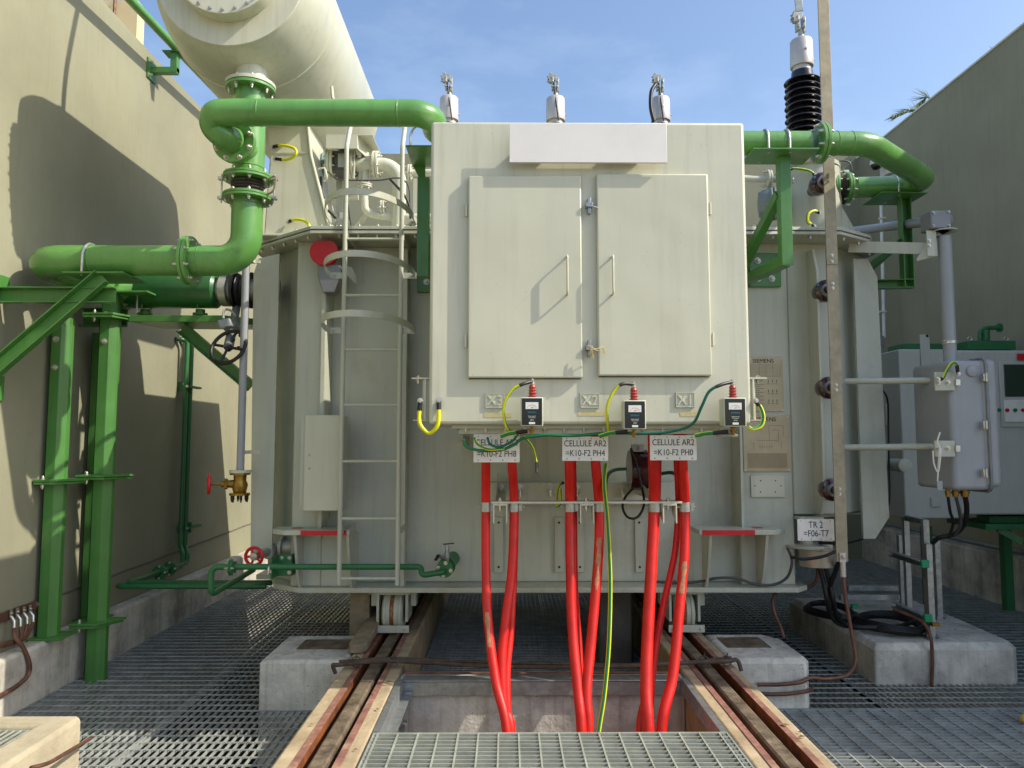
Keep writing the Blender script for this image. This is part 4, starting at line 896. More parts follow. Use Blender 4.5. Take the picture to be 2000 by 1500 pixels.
redcable('rightmost red cable under the PH0 plate, scuffed pale on one side', [(1333, 900, 0), (1338, 985, 0), (1337, 1080, 0), (1327, 1190, 0), (1314, 1320, 0), (1292, 1425, 0)], .0285, (1.05, .82))
lead('earth_cable', 'long yellow green earth cable dropping into the trench between the red cables', [P(1184, 905, 4.3), P(1180, 945, 4.3), P(1186, 1010, 4.32), P(1190, 1080, 4.32), P(1192, 1150, 4.3), P(1189, 1260, 4.22), P(1180, 1360, 4.15), P(1169, 1432, 4.08), P(1165, 1500, 4.0)], .0125, YG, (0, 1))
lead('earth_cable', 'short dark green cable curving from the earth cable to the maroon cover', [P(1182, 960, 4.34), P(1186, 930, 4.4), P(1200, 918, 4.7), P(1222, 916, 5.0)], .011, [TEAL])
lead('earth_cable', 'dark green cable crossing between the PH0 cables', [P(1286, 926, 4.6), P(1310, 923, 4.5), P(1322, 928, 4.45)], .011, [TEAL])

# ---- clamp bar
kb = thing('cable_clamp_bar', 'steel cross bar with U channels and clamps holding the red cables', 'clamp bar', P(1140, 1000, 4.42))
a = P(960, 976, 4.42); b = P(1328, 984, 4.42)
MB().box(a.x, b.x, 4.36, 4.46, (a.z + b.z) / 2 - .006, (a.z + b.z) / 2 + .006).build('cross_bar', GREYB, kb, bevel=.002)
zc = (a.z + b.z) / 2 - .006
for px in (977, 1146, 1307):
    c = P(px, 1000, 4.38)
    u = MB().box(c.x - .042, c.x + .042, 4.36, 4.47, zc - .012, zc - .0005)
    for s in (-1, 1): u.prism([(c.x + s * .038 - .004, 4.36, zc - .012), (c.x + s * .038 - .004, 4.47, zc - .012), (c.x + s * .038 - .004, 4.47, zc - .06), (c.x + s * .038 - .004, 4.36, zc - .115)], (.008, 0, 0))
    u = u.build('u_channel', GREYB, kb, bevel=.0015)
    MB().bolt((c.x, 4.40, zc - .013), (0, 0, -1), .013, .02).bolt((c.x, 4.40, zc + .0125), (0, 0, 1), .012, .012).build('channel_bolt', BOLT, u)
for px, r in ((949, .0275), (1004, .028), (1113, .030), (1170, .030), (1278, .035), (1338, .030)):
    c = P(px, 990, 4.40)
    MB().lathe((c.x, c.y, c.z - .028), (0, 0, 1), [(0, r), (0, r + .003), (.056, r + .003), (.056, r)], 24).box(c.x + r, c.x + r + .02, c.y - .02, c.y - .005, c.z - .025, c.z + .025).bolt((c.x + r + .02, c.y - .012, c.z), (1, 0, 0), .008, .01).bolt((c.x - r - .003, c.y - .006, c.z), (-1, 0, 0), .008, .01).build('cable_clamp', CLAMPC, kb, bevel=.001)
# arms from clamp bar back to tank beam
for px in (977, 1300):
    c = P(px, 985, 4.43); MB().box(c.x - .03, c.x + .03, 4.46, 5.48, c.z - .0, c.z + .012).prism([(c.x - .03, 4.46, c.z + .012), (c.x - .03, 5.478, c.z + .012), (c.x - .03, 5.478, c.z + .14)], (.006, 0, 0)).build('support_arm', GREY, kb, bevel=.002)
# maroon inspection cover
mc = thing('current_transformer_cover', 'dark maroon round cover with clamp between the middle and right cable pairs', 'cover', P(1235, 960, 5.2))
a = P(1212, 882, 5.1); b = P(1262, 955, 5.1)
MB().lathe(((a.x + .06), 5.12, (a.z + b.z) / 2), (1, 0, .0), [(0, .05), (0, .135), (.01, .14), (.12, .14), (.13, .12), (.13, .03)], 32).build('drum', MAROON, mc)
MB().box(a.x + .07, b.x - .02, 5.05, 5.09, a.z + .0, a.z + .05).bolt((a.x + .12, 5.05, a.z + .02), (0, -1, 0), .012, .012).box(b.x + .02, b.x + .034, 5.0, 5.1, b.z - .05, a.z - .03).build('clamp_plate', STEEL, mc)
lead('control_cable', 'thin black cable looping below the maroon cover', [P(1232, 875, 5.0), P(1243, 905, 4.98), P(1253, 950, 4.97), P(1258, 985, 4.9), P(1245, 1010, 4.8), P(1226, 1010, 4.78), P(1216, 990, 4.8), P(1222, 970, 4.9), P(1235, 955, 5.0)], .008, [BLACK], cat='cable')
jumper('yellow green strap hanging behind the middle cable pair', [P(1103, 942, 5.2), P(1092, 948, 5.15), P(1087, 970, 5.1), P(1088, 988, 5.05), P(1095, 980, 5.05), P(1094, 955, 5.1)], .009, both=False)

# ================================================================== LADDER
la = thing('ladder', 'grey fixed ladder with safety hoops on the front of the tank', 'ladder', (-.93, 5.16, .72))
YL = 5.13
A0 = P(662, 1143, YL); B0 = P(774, 1143, YL); A1 = P(677, 300, YL); B1 = P(788, 300, YL)
xl = (A0.x + A1.x) / 2; xr = (B0.x + B1.x) / 2
for nm, x in (('rail', xl), ('rail', xr)):
    MB().tube(fillet([(x, YL, A0.z), (x, YL, A1.z + .05), (x, YL + .14, A1.z + .30)], .08, 5), .0165, 14).build(nm, GREY, la)
for py in (577, 683, 791, 901, 1013, 1130):
    z = P(720, py, YL).z; MB().cyl((xl + .012, YL, z), (xr - .012, YL, z), .0105, 12).build('rung', GREY, la)
for py_front, py_end in ((385, 440), (505, 545), (621, 652)):
    z = P(720, py_end, YL + .03).z; cx = (xl + xr) / 2; mb = MB()
    yf = PZ(720, py_front, z).y - .05; R_ = .30; pts = []
    hwid = .042; N = 36; ring = []
    for k in range(N + 1):
        th = math.pi * k / N; x = cx - R_ * math.cos(th); y = YL + .02 - (YL + .02 - yf) * math.sin(th) ** .85; ring.append(V((x, y, z)))
    for k in range(N):
        a, b = ring[k], ring[k + 1]; d = (b - a).normalized(); nn = V((-d.y, d.x, 0)) * .003
        mb.face([mb.v(p) for p in (a + nn, b + nn, b + nn + V((0, 0, hwid)), a + nn + V((0, 0, hwid)))]); mb.face([mb.v(p) for p in (a - nn, b - nn, b - nn + V((0, 0, hwid)), a - nn + V((0, 0, hwid)))])
        for dz in (0, hwid): mb.face([mb.v(p + V((0, 0, dz))) for p in (a + nn, b + nn, b - nn, a - nn)])
    bmesh.ops.remove_doubles(mb.bm, verts=mb.bm.verts[:], dist=.0005)
    hp = mb.build('safety_hoop', GREY, la)
    mb = MB()
    for s, xx in ((-1, xl), (1, xr)):
        xe = cx + s * R_; mb.box(*sorted((xx, xe)), YL + .012, YL + .02, z, z + hwid); mb.bolt((xe - s * .03, YL + .012, z + .02), (0, -1, 0), .009, .01)
    mb.build('hoop_tab', GREY, hp)
for py in (455, 1040):
    z = P(720, py, YL).z; y2 = 5.62 if py > 900 else 5.62
    for x_ in (xl, xr): MB().box(x_ - .003, x_ + .003, YL, y2, z - .02, z + .02).build('standoff', GREY, la)
z = P(720, 432, YL).z
# rear hoop rail beside the ladder
MB().cyl((xl, YL, P(720, 467, YL).z), (xr, YL, P(720, 467, YL).z), .010, 10).build('rung', GREY, la)

# ================================================================== BUSHINGS
def bushing(x, y, base, label, lower, grp='high voltage bushings on the tank lid'):
    t = thing('bushing', label, 'bushing', (x, y, base), grp)
    zc0, zc1 = 4.715, 4.935     # cap
    mb = MB(); pr = [(0, .085)]; z = base + .10; n = int((zc0 - .06 - z) / .052)
    for k in range(n):
        zz = z - base + k * .052; R_ = .142 if k % 2 == 0 else .136
        pr += [(zz + .002, .085), (zz + .008, R_ - .01), (zz + .014, R_), (zz + .022, R_ - .004), (zz + .040, .088)]
    pr += [(zc0 - base - .045, .082)]
    MB().lathe((x, y, base), (0, 0, 1), pr, 40).build('porcelain_sheds', SHED, t)
    MB().lathe((x, y, base - .06), (0, 0, 1), [(0, .12), (.02, .12), (.02, .10), (.15, .10), (.155, .085)], 36).build('base_flange', ALU, t, bevel=.002)
    MB().lathe((x, y, zc0 - .05), (0, 0, 1), [(0, .07), (.045, .07), (.045, .088), (.055, .09), (.26, .086), (.27, .078), (.285, .05), (.285, .0)], 36).bolt((x, y - .088, zc0 + .11), (0, -1, 0), .010, .006).bolt((x + .085, y, zc0 + .06), (1, 0, 0), .010, .012).build('cap', ALU, t, bevel=.002)
    m_ = MB().cyl((x, y, zc1 - .0), (x, y, zc1 + .10), .022, 14).lathe((x, y, zc1), (0, 0, 1), [(0, .04), (.012, .04), (.012, .03), (.03, .03)], 20)
    m_.box(x - .035, x - .02, y - .03, y + .03, zc1 + .08, zc1 + .20).box(x + .012, x + .03, y - .03, y + .03, zc1 + .06, zc1 + .19).box(x - .06, x - .035, y - .025, y + .02, zc1 + .15, zc1 + .24).obox((x - .03, y, zc1 + .2), (.07, 0, -.02), (0, .05, 0), (.02, 0, .05))
    for k in range(4): m_.bolt((x - .03 + .045 * (k % 2), y - .032, zc1 + .10 + .05 * (k // 2)), (0, -1, 0), .009, .012)
    for k in range(2): m_.bolt((x - .06, y, zc1 + .16 + .05 * k), (-1, 0, 0), .008, .014)
    m_.build('terminal_clamp', CLAMPC, t, bevel=.0015)
    return t
bp = bushing(-.546, 6.74, LZ + .5, 'bushing with grey cap above the left end of the grey box', True)
copy_thing(bp, (.457, 6.74, LZ + .5), 'bushing with grey cap above the blank plate of the grey box, the middle one')
copy_thing(bp, (1.447, 6.74, LZ + .5), 'bushing with grey cap above the right end of the grey box')
copy_thing(bp, (2.373, 5.72, LZ + .47 + .03), 'tall bushing whose black ribbed sheds stand fully in view on the right turret')
# shield turrets of the three rear bushings
for i, x in enumerate((-.546, .457, 1.447)):
    t = thing('bushing_turret', ['steel turret under the left bushing', 'steel turret under the middle bushing', 'steel turret under the right rear bushing'][i] + ', hidden behind the grey box', 'turret', (x, 6.74, LZ + .02))
    MB().lathe((x, 6.74, LZ + .022), (0, 0, 1), [(0, .3), (.02, .3), (.02, .24), (.40, .24), (.40, .2), (.42, .2)], 32).build('turret_body', GREY, t)
    MB().tube(curve([P([877, 1085, 1290][i] + 6, 235, 6.6), P([877, 1085, 1290][i] + 0, 190, 6.66), V((x - .02, 6.72, 5.1))]), .007, 6).build('lead_wire', BLACK, t)
lead('bushing_lead', 'black flexible lead curving up beside the right rear bushing', [P(1277, 237, 6.6), P(1271, 210, 6.6), P(1272, 180, 6.62), P(1280, 165, 6.66)], .018, [BLACK], cat='cable')
# strap on tall bushing
t = thing('flat_connector', 'weathered flat metal strap bent up from the tall bushing terminal', 'busbar', (2.35, 5.7, 5.1))
zt_ = 4.95 + .22
MB().bar((2.36, 5.70, zt_), (2.34, 5.68, zt_ + .13), .06, .012, up=(0, 1, 0)).bar((2.34, 5.68, zt_ + .13), (2.44, 5.66, zt_ + .29), .06, .012, up=(0, 1, 0)).bar((2.44, 5.66, zt_ + .29), (2.30, 5.5, zt_ + .9), .06, .012, up=(0, 1, 0)).build('strap', STEEL, t, bevel=.002)

# right turret
TX, TY = 2.42, 5.75
tt = thing('turret', 'grey cylindrical turret on the right end of the tank lid with a green pipe flange', 'turret', (TX, TY, LZ + .02))
zT = P(1590, 335, TY).z
MB().lathe((TX, TY, LZ + .022), (0, 0, 1), [(0, .30), (.022, .30), (.022, .235), (zT - LZ - .03, .225)], 48).build('turret_body', GREY, tt, bevel=.002)
MB().lathe((TX - .02, TY, zT - .01), (0, 0, 1), [(0, .245), (.035, .245), (.035, .15), (.05, .14)], 40).build('top_flange', GREY, tt, bevel=.002)
for k in range(20): mb = MB(); th = 2 * math.pi * k / 20; mb.bolt((TX + .27 * math.cos(th), TY + .27 * math.sin(th), LZ + .044), (0, 0, 1), .011, .014); mb.build('flange_bolt', BOLT, tt)
mb = MB()
for k in range(12): th = 2 * math.pi * k / 12; mb.bolt((TX - .02 + .22 * math.cos(th), TY + .22 * math.sin(th), zT + .025), (0, 0, 1), .009, .012)
mb.build('flange_bolts', BOLT, tt)
MB().prism([(TX + .15, TY - .14, LZ + .04), (TX + .33, TY - .1, LZ + .04), (TX + .33, TY - .1, LZ + .06), (TX + .16, TY - .14, 3.58)], (0, .015, 0)).build('rib', GREY, tt)
c = P(1549, 353, TY - .2); MB().tube([c + V((0, 0, .02)), c + V((-.012, -.02, 0)), c + V((0, 0, -.025))], .006, 8).build('lifting_eye', STEEL, tt)
tj = P(1503, 399, 5.6)
MB().cyl((tj.x, tj.y, tj.z), (TX - .15, 5.72, tj.z), .062, 24).build('side_neck', GREY, tt)
ja = thing('junction_box', 'round grey junction box with domed lid on the left side of the turret', 'junction box', tj)
ax = V((-.94, .34, 0)).normalized()
JB = mat('round box casting', (122, 132, 130), .5, .15, var=.1, scale=8, bump=.1)
MB().lathe(tj + ax * -.10, ax, [(0, .05), (0, .118), (.045, .122), (.05, .128), (.062, .128)], 40).build('housing', JB, ja, bevel=.002)
MB().lathe(tj + ax * -.036, ax, [(0, .126), (.010, .126)], 40).build('lid_seam', BLACK, ja)
MB().lathe(tj + ax * -.025, ax, [(0, .130), (.014, .130), (.02, .122), (.075, .116), (.105, .098), (.115, .02)], 40).build('domed_lid', JB, ja, bevel=.002)
mb = MB()
for k in range(6): th = k; mb.bolt(tj + ax * -.035 + ax.orthogonal().normalized() * .0, ax, .002, .002)
MB().cyl(tj + V((-.03, -.03, -.09)), tj + V((-.03, -.03, -.15)), .02, 12).build('cable_gland', STEEL, ja)
lead('control_cable', 'black cable dropping from the round junction box to the tank lid', [tj + V((-.03, -.03, -.14)), tj + V((-.05, -.03, -.2)), P(1482, 442, 5.5), P(1473, 450, 5.5)], .012, [BLACK], cat='cable')
jumper('yellow green strap curling at the foot of the turret', [P(1600, 415, 5.45), P(1590, 412, 5.42), P(1579, 418, 5.40), P(1578, 433, 5.40), P(1590, 442, 5.42)], .012)
jumper('yellow green strap slanting over the top flange of the turret', [P(1541, 330, 5.5), P(1558, 330, 5.5), P(1580, 334, 5.5), P(1592, 342, 5.5)], .011, mats=[YEL, GRN])
# red disc and funnel

# ================================================================== COPPER BAR
SX = 2.285; SY = 5.10
cbz = P(1648, 1097, SY).z
cbar = thing('earthing_bar', 'long flat vertical copper bar on brown insulators at the right front of the tank', 'copper bar', (SX, SY, cbz))
zj = P(1632, 517, SY).z
MB().box(SX - .040, SX + .040, SY - .005, SY + .005, zj, 6.2).build('upper_bar', COPPERBAR, cbar, bevel=.0015)
MB().box(SX - .040, SX + .040, SY - .005, SY + .005, cbz, zj - .003).box(SX - .040, SX + .040, SY + .005, SY + .014, zj - .12, zj + .16).build('lower_bar', COPPERBAR, cbar, bevel=.0015)
for py in (499, 511, 554, 563, 752, 762, 955, 965, 345, 353, 340):
    c = P(1630, py, SY); MB().bolt((SX - .002, SY - .006, c.z), (0, -1, 0), .008, .007).build('bar_screw', BOLT, cbar)
for py, dotc in ((567, 1), (757, 0), (957, 1), (356, 1)):
    z = P(1612, py, 5.3).z
    yb = 5.5
    i_ = MB().lathe((SX + .045, yb, z), (0, -1, 0), [(0, .04), (.06, .045), (.10, .072), (.15, .082), (.19, .08), (.21, .06), (.215, .035), (.225, .03)], 36).cyl((SX + .045, yb - .22, z), (SX + .02, SY + .006, z), .026, 14).build('standoff_insulator', BROWN, cbar)
    mb = MB().lathe((SX + .045, yb - .208, z), (0, -1, 0), [(0, .052), (.015, .045), (.015, .02)], 24); mb.build('ferrule', CABS, i_)
    if dotc: MB().lathe((SX - .012, yb - .198, z + .035), (0, -1, 0), [(0, .010), (.004, .010)], 14).build('blue_dot', BLUE, i_)
mb = MB().box(SX - .022, SX + .022, SY - .016, SY - .006, cbz - .005, cbz + .06).cyl((SX, SY - .011, cbz - .10), (SX, SY - .011, cbz + .0), .018, 14).bolt((SX, SY - .016, cbz + .035), (0, -1, 0), .014, .012)
mb.build('cable_lug', ALU, cbar, bevel=.002)
lead('copper_conductor', 'copper conductor hanging from the copper bar and looping to the right block', [V((SX, SY - .011, cbz - .09)), P(1652, 1170, 5.08), P(1664, 1240, 5.05), P(1671, 1290, 5.02), P(1655, 1318, 4.93), P(1615, 1326, 4.88), P(1585, 1324, 4.87), P(1560, 1333, 4.84), P(1520, 1337, 4.84), P(1480, 1337, 4.85)], .0125, [COPPER], cat='earth wire')
lead('copper_conductor', 'lower of two copper conductors strapped round the right concrete block', [P(1460, 1352, 4.85), P(1500, 1356, 4.845), P(1540, 1355, 4.845), P(1575, 1350, 4.85), P(1586, 1346, 4.92)], .0120, [COPPER], cat='earth wire')
lead('copper_conductor', 'copper wire curving down from the tank foot to the rear of the right block', [P(1550, 1148, 5.6), P(1575, 1148, 5.6), P(1592, 1138, 5.6), P(1597, 1120, 5.6), P(1596, 1105, 5.6)], .0120, [COPPER], cat='earth wire')
lead('copper_conductor', 'copper wire hanging in a bend below the right end of the tank flange', [P(1515, 1158, 5.5), P(1509, 1175, 5.45), P(1514, 1200, 5.42), P(1525, 1225, 5.4), P(1531, 1245, 5.38)], .0115, [COPPER], cat='earth wire')
lead('control_cable', 'thin grey cable draped over the bottom flange through the right jacking pad', [P(1280, 1136, 5.45), P(1330, 1139, 5.42), P(1372, 1135, 5.42), P(1400, 1129, 5.38), P(1440, 1130, 5.38), P(1475, 1141, 5.38), P(1510, 1142, 5.38), P(1535, 1130, 5.35), P(1545, 1110, 5.32), P(1546, 1090, 5.32), P(1538, 1070, 5.35)], .010, [DGREY], cat='cable')

# stainless drum below TR 2 plate
dr = thing('drain_filter', 'short stainless steel drum under the TR 2 plate', 'filter drum', P(1595, 1103, 5.5))
c = P(1594, 1085, 5.5); MB().lathe((c.x, 5.5, c.z - .07), (0, 0, 1), [(0, .02), (0, .135), (.12, .14), (.125, .145), (.135, .145), (.135, .03)], 40).build('drum', mat('stainless', (176, 170, 156), .38, .6, var=.08, scale=8), dr)
MB().lathe((c.x - .05, 5.55, c.z + .06), (0, 0, 1), [(0, .03), (0, .18), (.02, .18), (.02, .05), (.14, .05)], 32).build('flange', GREY, dr)
MB().box(c.x + .02, c.x + .09, 5.42, 5.47, c.z + .06, c.z + .12).build('sign_bracket', STEEL, dr)
# black cables from drum to pad coil
for lab, o_ in (('black cable hanging from the steel drum, left of its twin', 0), ('black cable hanging from the steel drum, right of its twin', 12), ):
    lead('control_cable', lab, [P(1600 + o_, 1105, 5.5), P(1609 + o_, 1140, 5.5), P(1616 + o_, 1175, 5.5), P(1622 + o_, 1200, 5.6), P(1640 + o_, 1219, 5.7), P(1680, 1225, 5.75 - o_ * .01), P(1750, 1224, 5.7 - o_ * .008), P(1785, 1214, 5.75)], .017, [BLACK], cat='cable')
lead('control_cable', 'black cable running from the copper bar foot into the coil on the plinth', [P(1640, 1090, 5.3), P(1634, 1110, 5.4), P(1622, 1145, 5.5), P(1620, 1180, 5.7), P(1650, 1208, 6.0), P(1680, 1214, 6.1)], .017, [BLACK], cat='cable')
lead('control_cable', 'long thin black cable hanging down the right side of the tank', [P(1722, 760, 6.2), P(1733, 780, 6.3), P(1735, 830, 6.4), P(1736, 900, 6.4), P(1737, 980, 6.4), P(1725, 1020, 6.3), P(1700, 1045, 6.1), P(1660, 1060, 5.9), P(1620, 1062, 5.6), P(1600, 1060, 5.5)], .008, [BLACK], cat='cable')
lead('control_cable', 'thin black cable swinging forward under the steel drum', [P(1545, 1088, 5.3), P(1570, 1092, 5.25), P(1610, 1086, 5.25), P(1638, 1072, 5.3), P(1630, 1062, 5.35), P(1600, 1060, 5.45)], .011, [BLACK], cat='cable')
random.seed(11)
def coil(label, cx, cy, z, R1, R2, turns, mats):
    pts = []
    for k in range(turns * 14):
        th = 2 * math.pi * k / 14; s_ = 1 + .08 * math.sin(k * .37); pts.append(V((cx + R1 * s_ * math.cos(th), cy + R2 * s_ * math.sin(th), z + .012 + .012 * (k // 14) + .01 * math.sin(k * .9))))
    lead('cable_coil', label, pts, .012, mats, cat='cable', n=3)
coil('coil of slack black cable lying on the concrete plinth', 2.93, 5.78, .285, .22, .26, 5, [BLACK])
coil('smaller tangle of black cable behind the copper conductor on the plinth', 2.66, 6.2, .29, .16, .28, 4, [BLACK])

# ================================================================== RIGHT ARMS, DRIVE SHAFT, MOTOR DRIVE BOX
DYF, DYB = 4.98, 5.44
a = P(1852, 705, DYF); b = P(1950, 958, DYF)
md = thing('motor_drive_box', 'rounded grey motor drive cabinet hung on two pipes at the right', 'control box', (3.1, 5.2, b.z))
a.z = P(1900, 703, DYF).z
MB().box(a.x, b.x - .02, DYF, DYB, b.z, a.z).build('housing', CAB, md, bevel=.032, segs=5)
dm = MB(); dm.box(b.x - .085, b.x + .03, DYF - .012, DYB - .04, b.z + .02, a.z + .005); dm.build('door', CAB, md, bevel=.035, segs=4)
xs = P(1926, 800, DYF).x
MB().tube(fillet([(xs, DYB - .04, a.z + .012), (xs, DYF - .02, a.z + .012), (xs, DYF - .02, b.z - .008), (xs, DYB - .1, b.z - .008)], .05, 5), .010, 10).build('door_seal', CABS, md)
for py in (737, 830, 924):
    c = P(1925, py, DYF - .04); MB().box(c.x - .016, c.x + .014, DYF - .045, DYF - .018, c.z - .026, c.z + .026).cyl((c.x, DYF - .05, c.z - .03), (c.x, DYF - .05, c.z + .03), .007, 10).build('clip', BOLT, md, bevel=.002)
c = P(1898, 725, DYF); MB().lathe((c.x, DYF, c.z), (0, -1, 0), [(0, .042), (.012, .038), (.016, .03), (.018, .0)], 32).build('round_cap', CAB, md)
mb = MB()
for px, r in ((1851, .012), (1866, .016), (1884, .02)):
    c = P(px, 962, 5.1); mb.cyl((c.x, 5.1, b.z - .05), (c.x, 5.1, b.z + .01), r * 1.25, 14).lathe((c.x, 5.1, b.z - .03), (0, 0, 1), [(0, r * 1.6), (.018, r * 1.6)], 6)
mb.build('cable_gland', BRASS, md)
sh = P(1845, 690, 5.16)
for px, w_, tail in ((1851, .010, [(1856, 1000), (1862, 1020), (1855, 1045)]), (1866, .011, [(1874, 1000), (1876, 1025), (1865, 1045)]), (1884, .017, [(1888, 990), (1885, 1020), (1866, 1042), (1835, 1050), (1822, 1060)])):
    lead('control_cable', {1851: 'thinnest black cable leaving the bottom of the grey motor drive cabinet', 1866: 'middle black cable leaving the bottom of the grey motor drive cabinet', 1884: 'thick black cable leaving the motor drive cabinet and bending to the strut frame'}[px], [P(px, 966, 5.1)] + [P(x, y, 5.15 + .08 * i) for i, (x, y) in enumerate(tail)], w_, [BLACK if px != 1866 else DGREY], cat='cable')
# arms
for py, lab in ((745, 'upper pale steel arm carrying the motor drive cabinet'), (874, 'lower pale steel arm carrying the motor drive cabinet')):
    a_ = P(1650, py, 5.45); b_ = P(1834, py - 2, 5.2)
    t = thing('support_arm', lab, 'bracket', a_)
    MB().tube([a_, b_], .023, 16).build('arm_tube', GREY, t)
    c0 = P(1795, py - 10, 5.15); c1_ = P(1864, py + 15, 4.97)
    MB().box(c0.x - .0, c1_.x + .0, 4.96, 4.972, c1_.z - .01, c0.z + .012).build('arm_plate', GREY, t, bevel=.002)
    mb = MB()
    for px in (1832, 1851): c = P(px, py + 2, 4.96); mb.bolt((c.x, 4.958, c.z), (0, -1, 0), .012, .012)
    c = P(1868, py + 2, 4.96); mb.box(c.x - .012, c.x + .018, 4.945, 4.975, c.z - .02, c.z + .02); mb.build('arm_bolts', BOLT, t)
jumper('yellow green strap arching over the end of the upper cabinet arm', [P(1832, 741, 4.94), P(1842, 738, 4.93), P(1850, 722, 4.92), P(1860, 709, 4.92), P(1868, 712, 4.92), P(1871, 730, 4.93)], .010, mats=[YEL, GRN], dark=.2)
mb = MB().tube(curve([P(1836, 844, 4.93), P(1831, 862, 4.93), P(1835, 876, 4.92), P(1833, 905, 4.93), P(1831, 940, 4.94)]), .005, 6).tube(curve([P(1822, 880, 4.93), P(1824, 905, 4.93), P(1832, 922, 4.93), P(1836, 900, 4.92), P(1838, 876, 4.92)]), .005, 6); tag(mb.build('cable_tie', WHITE), 'loose white tie wire knotted round the lower cabinet arm', 'wire')
mb = MB().box(P(1825, 850, 4.94).x, P(1835, 850, 4.94).x, 4.93, 4.94, P(0, 958, 4.94).z, P(0, 940, 4.94).z); tag(mb.build('tag', CAB), 'small grey tag dangling from the white tie wire', 'tag')
# vertical shaft tube and gearbox
ds = thing('drive_shaft', 'vertical grey drive shaft tube standing on the motor drive cabinet', 'shaft', (sh.x, 5.16, sh.z))
zt = P(1848, 462, 5.16).z; zb2 = P(1848, 698, 5.16).z; sx = P(1850, 570, 5.16).x
MB().cyl((sx, 5.16, zb2 - .04), (sx, 5.16, zt), .043, 28).build('shaft_tube', CAB, ds)
MB().lathe((sx, 5.16, P(0, 670, 5.16).z), (0, 0, 1), [(0, .044), (0, .048), (.02, .048), (.02, .044)], 28).bolt((sx - .05, 5.13, P(0, 668, 5.16).z + .01), (-1, 0, 0), .007, .01).build('hose_clamp', BOLT, ds)
gb = thing('bevel_gearbox', 'grey cast gearbox at the bend between the vertical and horizontal drive shafts', 'gearbox', (sx, 5.2, zt + .02))
g0 = P(1819, 446, 5.12); g1 = P(1858, 411, 5.12)
MB().box(g0.x, g1.x, 5.12, 5.26, g0.z, g1.z).build('casting', CABS, gb, bevel=.008)
MB().lathe((g1.x, 5.19, (g0.z + g1.z) / 2), (1, 0, 0), [(-.01, .06), (.02, .055), (.025, .03)], 24).lathe((g0.x + .07, 5.19, g0.z), (0, 0, -1), [(0, .03), (.03, .03), (.03, .045), (.045, .045)], 20).build('shaft_collar', CABS, gb)
mb = MB()
for px, py in ((1823, 416), (1853, 414), (1823, 441), (1854, 441)): mb.bolt(P(px, py, 5.118), (0, -1, 0), .008, .006)
mb.build('casting_bolts', STEEL, gb)
hs = thing('cross_shaft', 'inclined grey horizontal drive shaft running from the tank lid to the gearbox', 'shaft', P(1700, 450, 6.3))
MB().tube([P(1650, 453, 6.9), P(1822, 432, 5.25)], .036, 20).build('shaft_tube', CAB, hs)
ta = thing('support_arm', 'top pale bracket arm holding the upper end of the vertical drive shaft', 'bracket', P(1740, 485, 5.4))
a_ = P(1658, 482, 5.5); b_ = P(1826, 482, 5.15)
MB().bar((a_.x, 5.5, a_.z), (b_.x, 5.2, b_.z), .01, .085).build('arm_bar', GREY, ta, bevel=.002)
c = P(1826, 450, 5.15); d = P(1800, 505, 5.15); cc_ = P(1828, 500, 5.15)
MB().prism([(c.x, 5.14, c.z), (c.x + .006, 5.14, cc_.z), (c.x - .1, 5.22, cc_.z - .02), (c.x - .1, 5.22, cc_.z)], (.004, .006, 0)).box(c.x - .06, c.x + .0, 5.15, 5.16, cc_.z, c.z).box(c.x, c.x + .10, 5.10, 5.22, c.z - .008, c.z).lathe((sx, 5.16, c.z - .008), (0, 0, 1), [(0, .085), (.008, .085)], 28).build('clamp_bracket', GREY, ta, bevel=.002)
mb = MB()
for py in (470, 480): mb.bolt(P(1815, py, 5.145), (0, -1, 0), .009, .008)
mb.build('bracket_bolt', BOLT, ta)

# ================================================================== BACKGROUND CABINETS
KY = 6.9
a = P(1755, 682, KY); b = P(1765, 1008, KY)
bk = thing('control_cabinet', 'big grey background cabinet with a dark left side face behind the motor drive box', 'cabinet', (4.2, 7.4, b.z))
MB().box(a.x, P(1870, 800, KY).x, KY, 7.9, P(0, 1014, KY).z, a.z).build('cabinet_body', CABB, bk, bevel=.012)
MB().box(P(1868, 800, KY).x + .003, 5.18, KY + .05, 7.9, P(0, 1008, KY).z, P(0, 681, KY).z).build('cabinet_body', CABB, bk, bevel=.02)
a = P(1958, 712, KY + .04); b = P(2060, 775, KY + .04)
wf = MB().box(a.x - .04, 5.17, KY + .03, KY + .049, P(0, 834, KY).z, a.z + .03).build('front_panel', CABB, bk, bevel=.03)
mb = MB().box(a.x, 5.165, KY + .022, KY + .03, b.z, a.z); mb.build('window', GLASS, bk, bevel=.01)
lp = MB().box(a.x - .02, 5.166, KY + .015, KY + .03, P(0, 824, KY).z, P(0, 780, KY).z).build('button_panel', WHITE, bk, bevel=.008)
mb = MB()
for i in range(6): c = P(1951 + i * 15.7, 801, KY + .01); mb.m(i % 2).lathe(c, (0, -1, 0), [(0, .018), (.012, .016), (.014, .0)], 16)
mb.build('indicator_lamp', [GRNLED, REDLED], lp)
c = P(1994, 697, KY + .02); MB().box(c.x - .03, 5.16, KY + .02, KY + .029, c.z - .03, c.z + .03).build('red_notice', RED, bk)
mb = MB()
for py in (790, 880): mb.tube(fillet([P(1722, py, 7.0), P(1732, py, 6.9), P(1732, py + 40, 6.9), P(1722, py + 40, 7.0)], .02, 3), .008, 8)
tag(mb.build('grab_handle', GREY), 'pair of pale grab handles on the right side of the tank', 'handle')
ea = P(1810, 672, KY - .05); MB().box(ea.x - .04, ea.x + .05, KY - .015, KY - .003, P(0, 715, KY).z, P(0, 652, KY).z).build('lifting_ear', CABB, bk, bevel=.003)
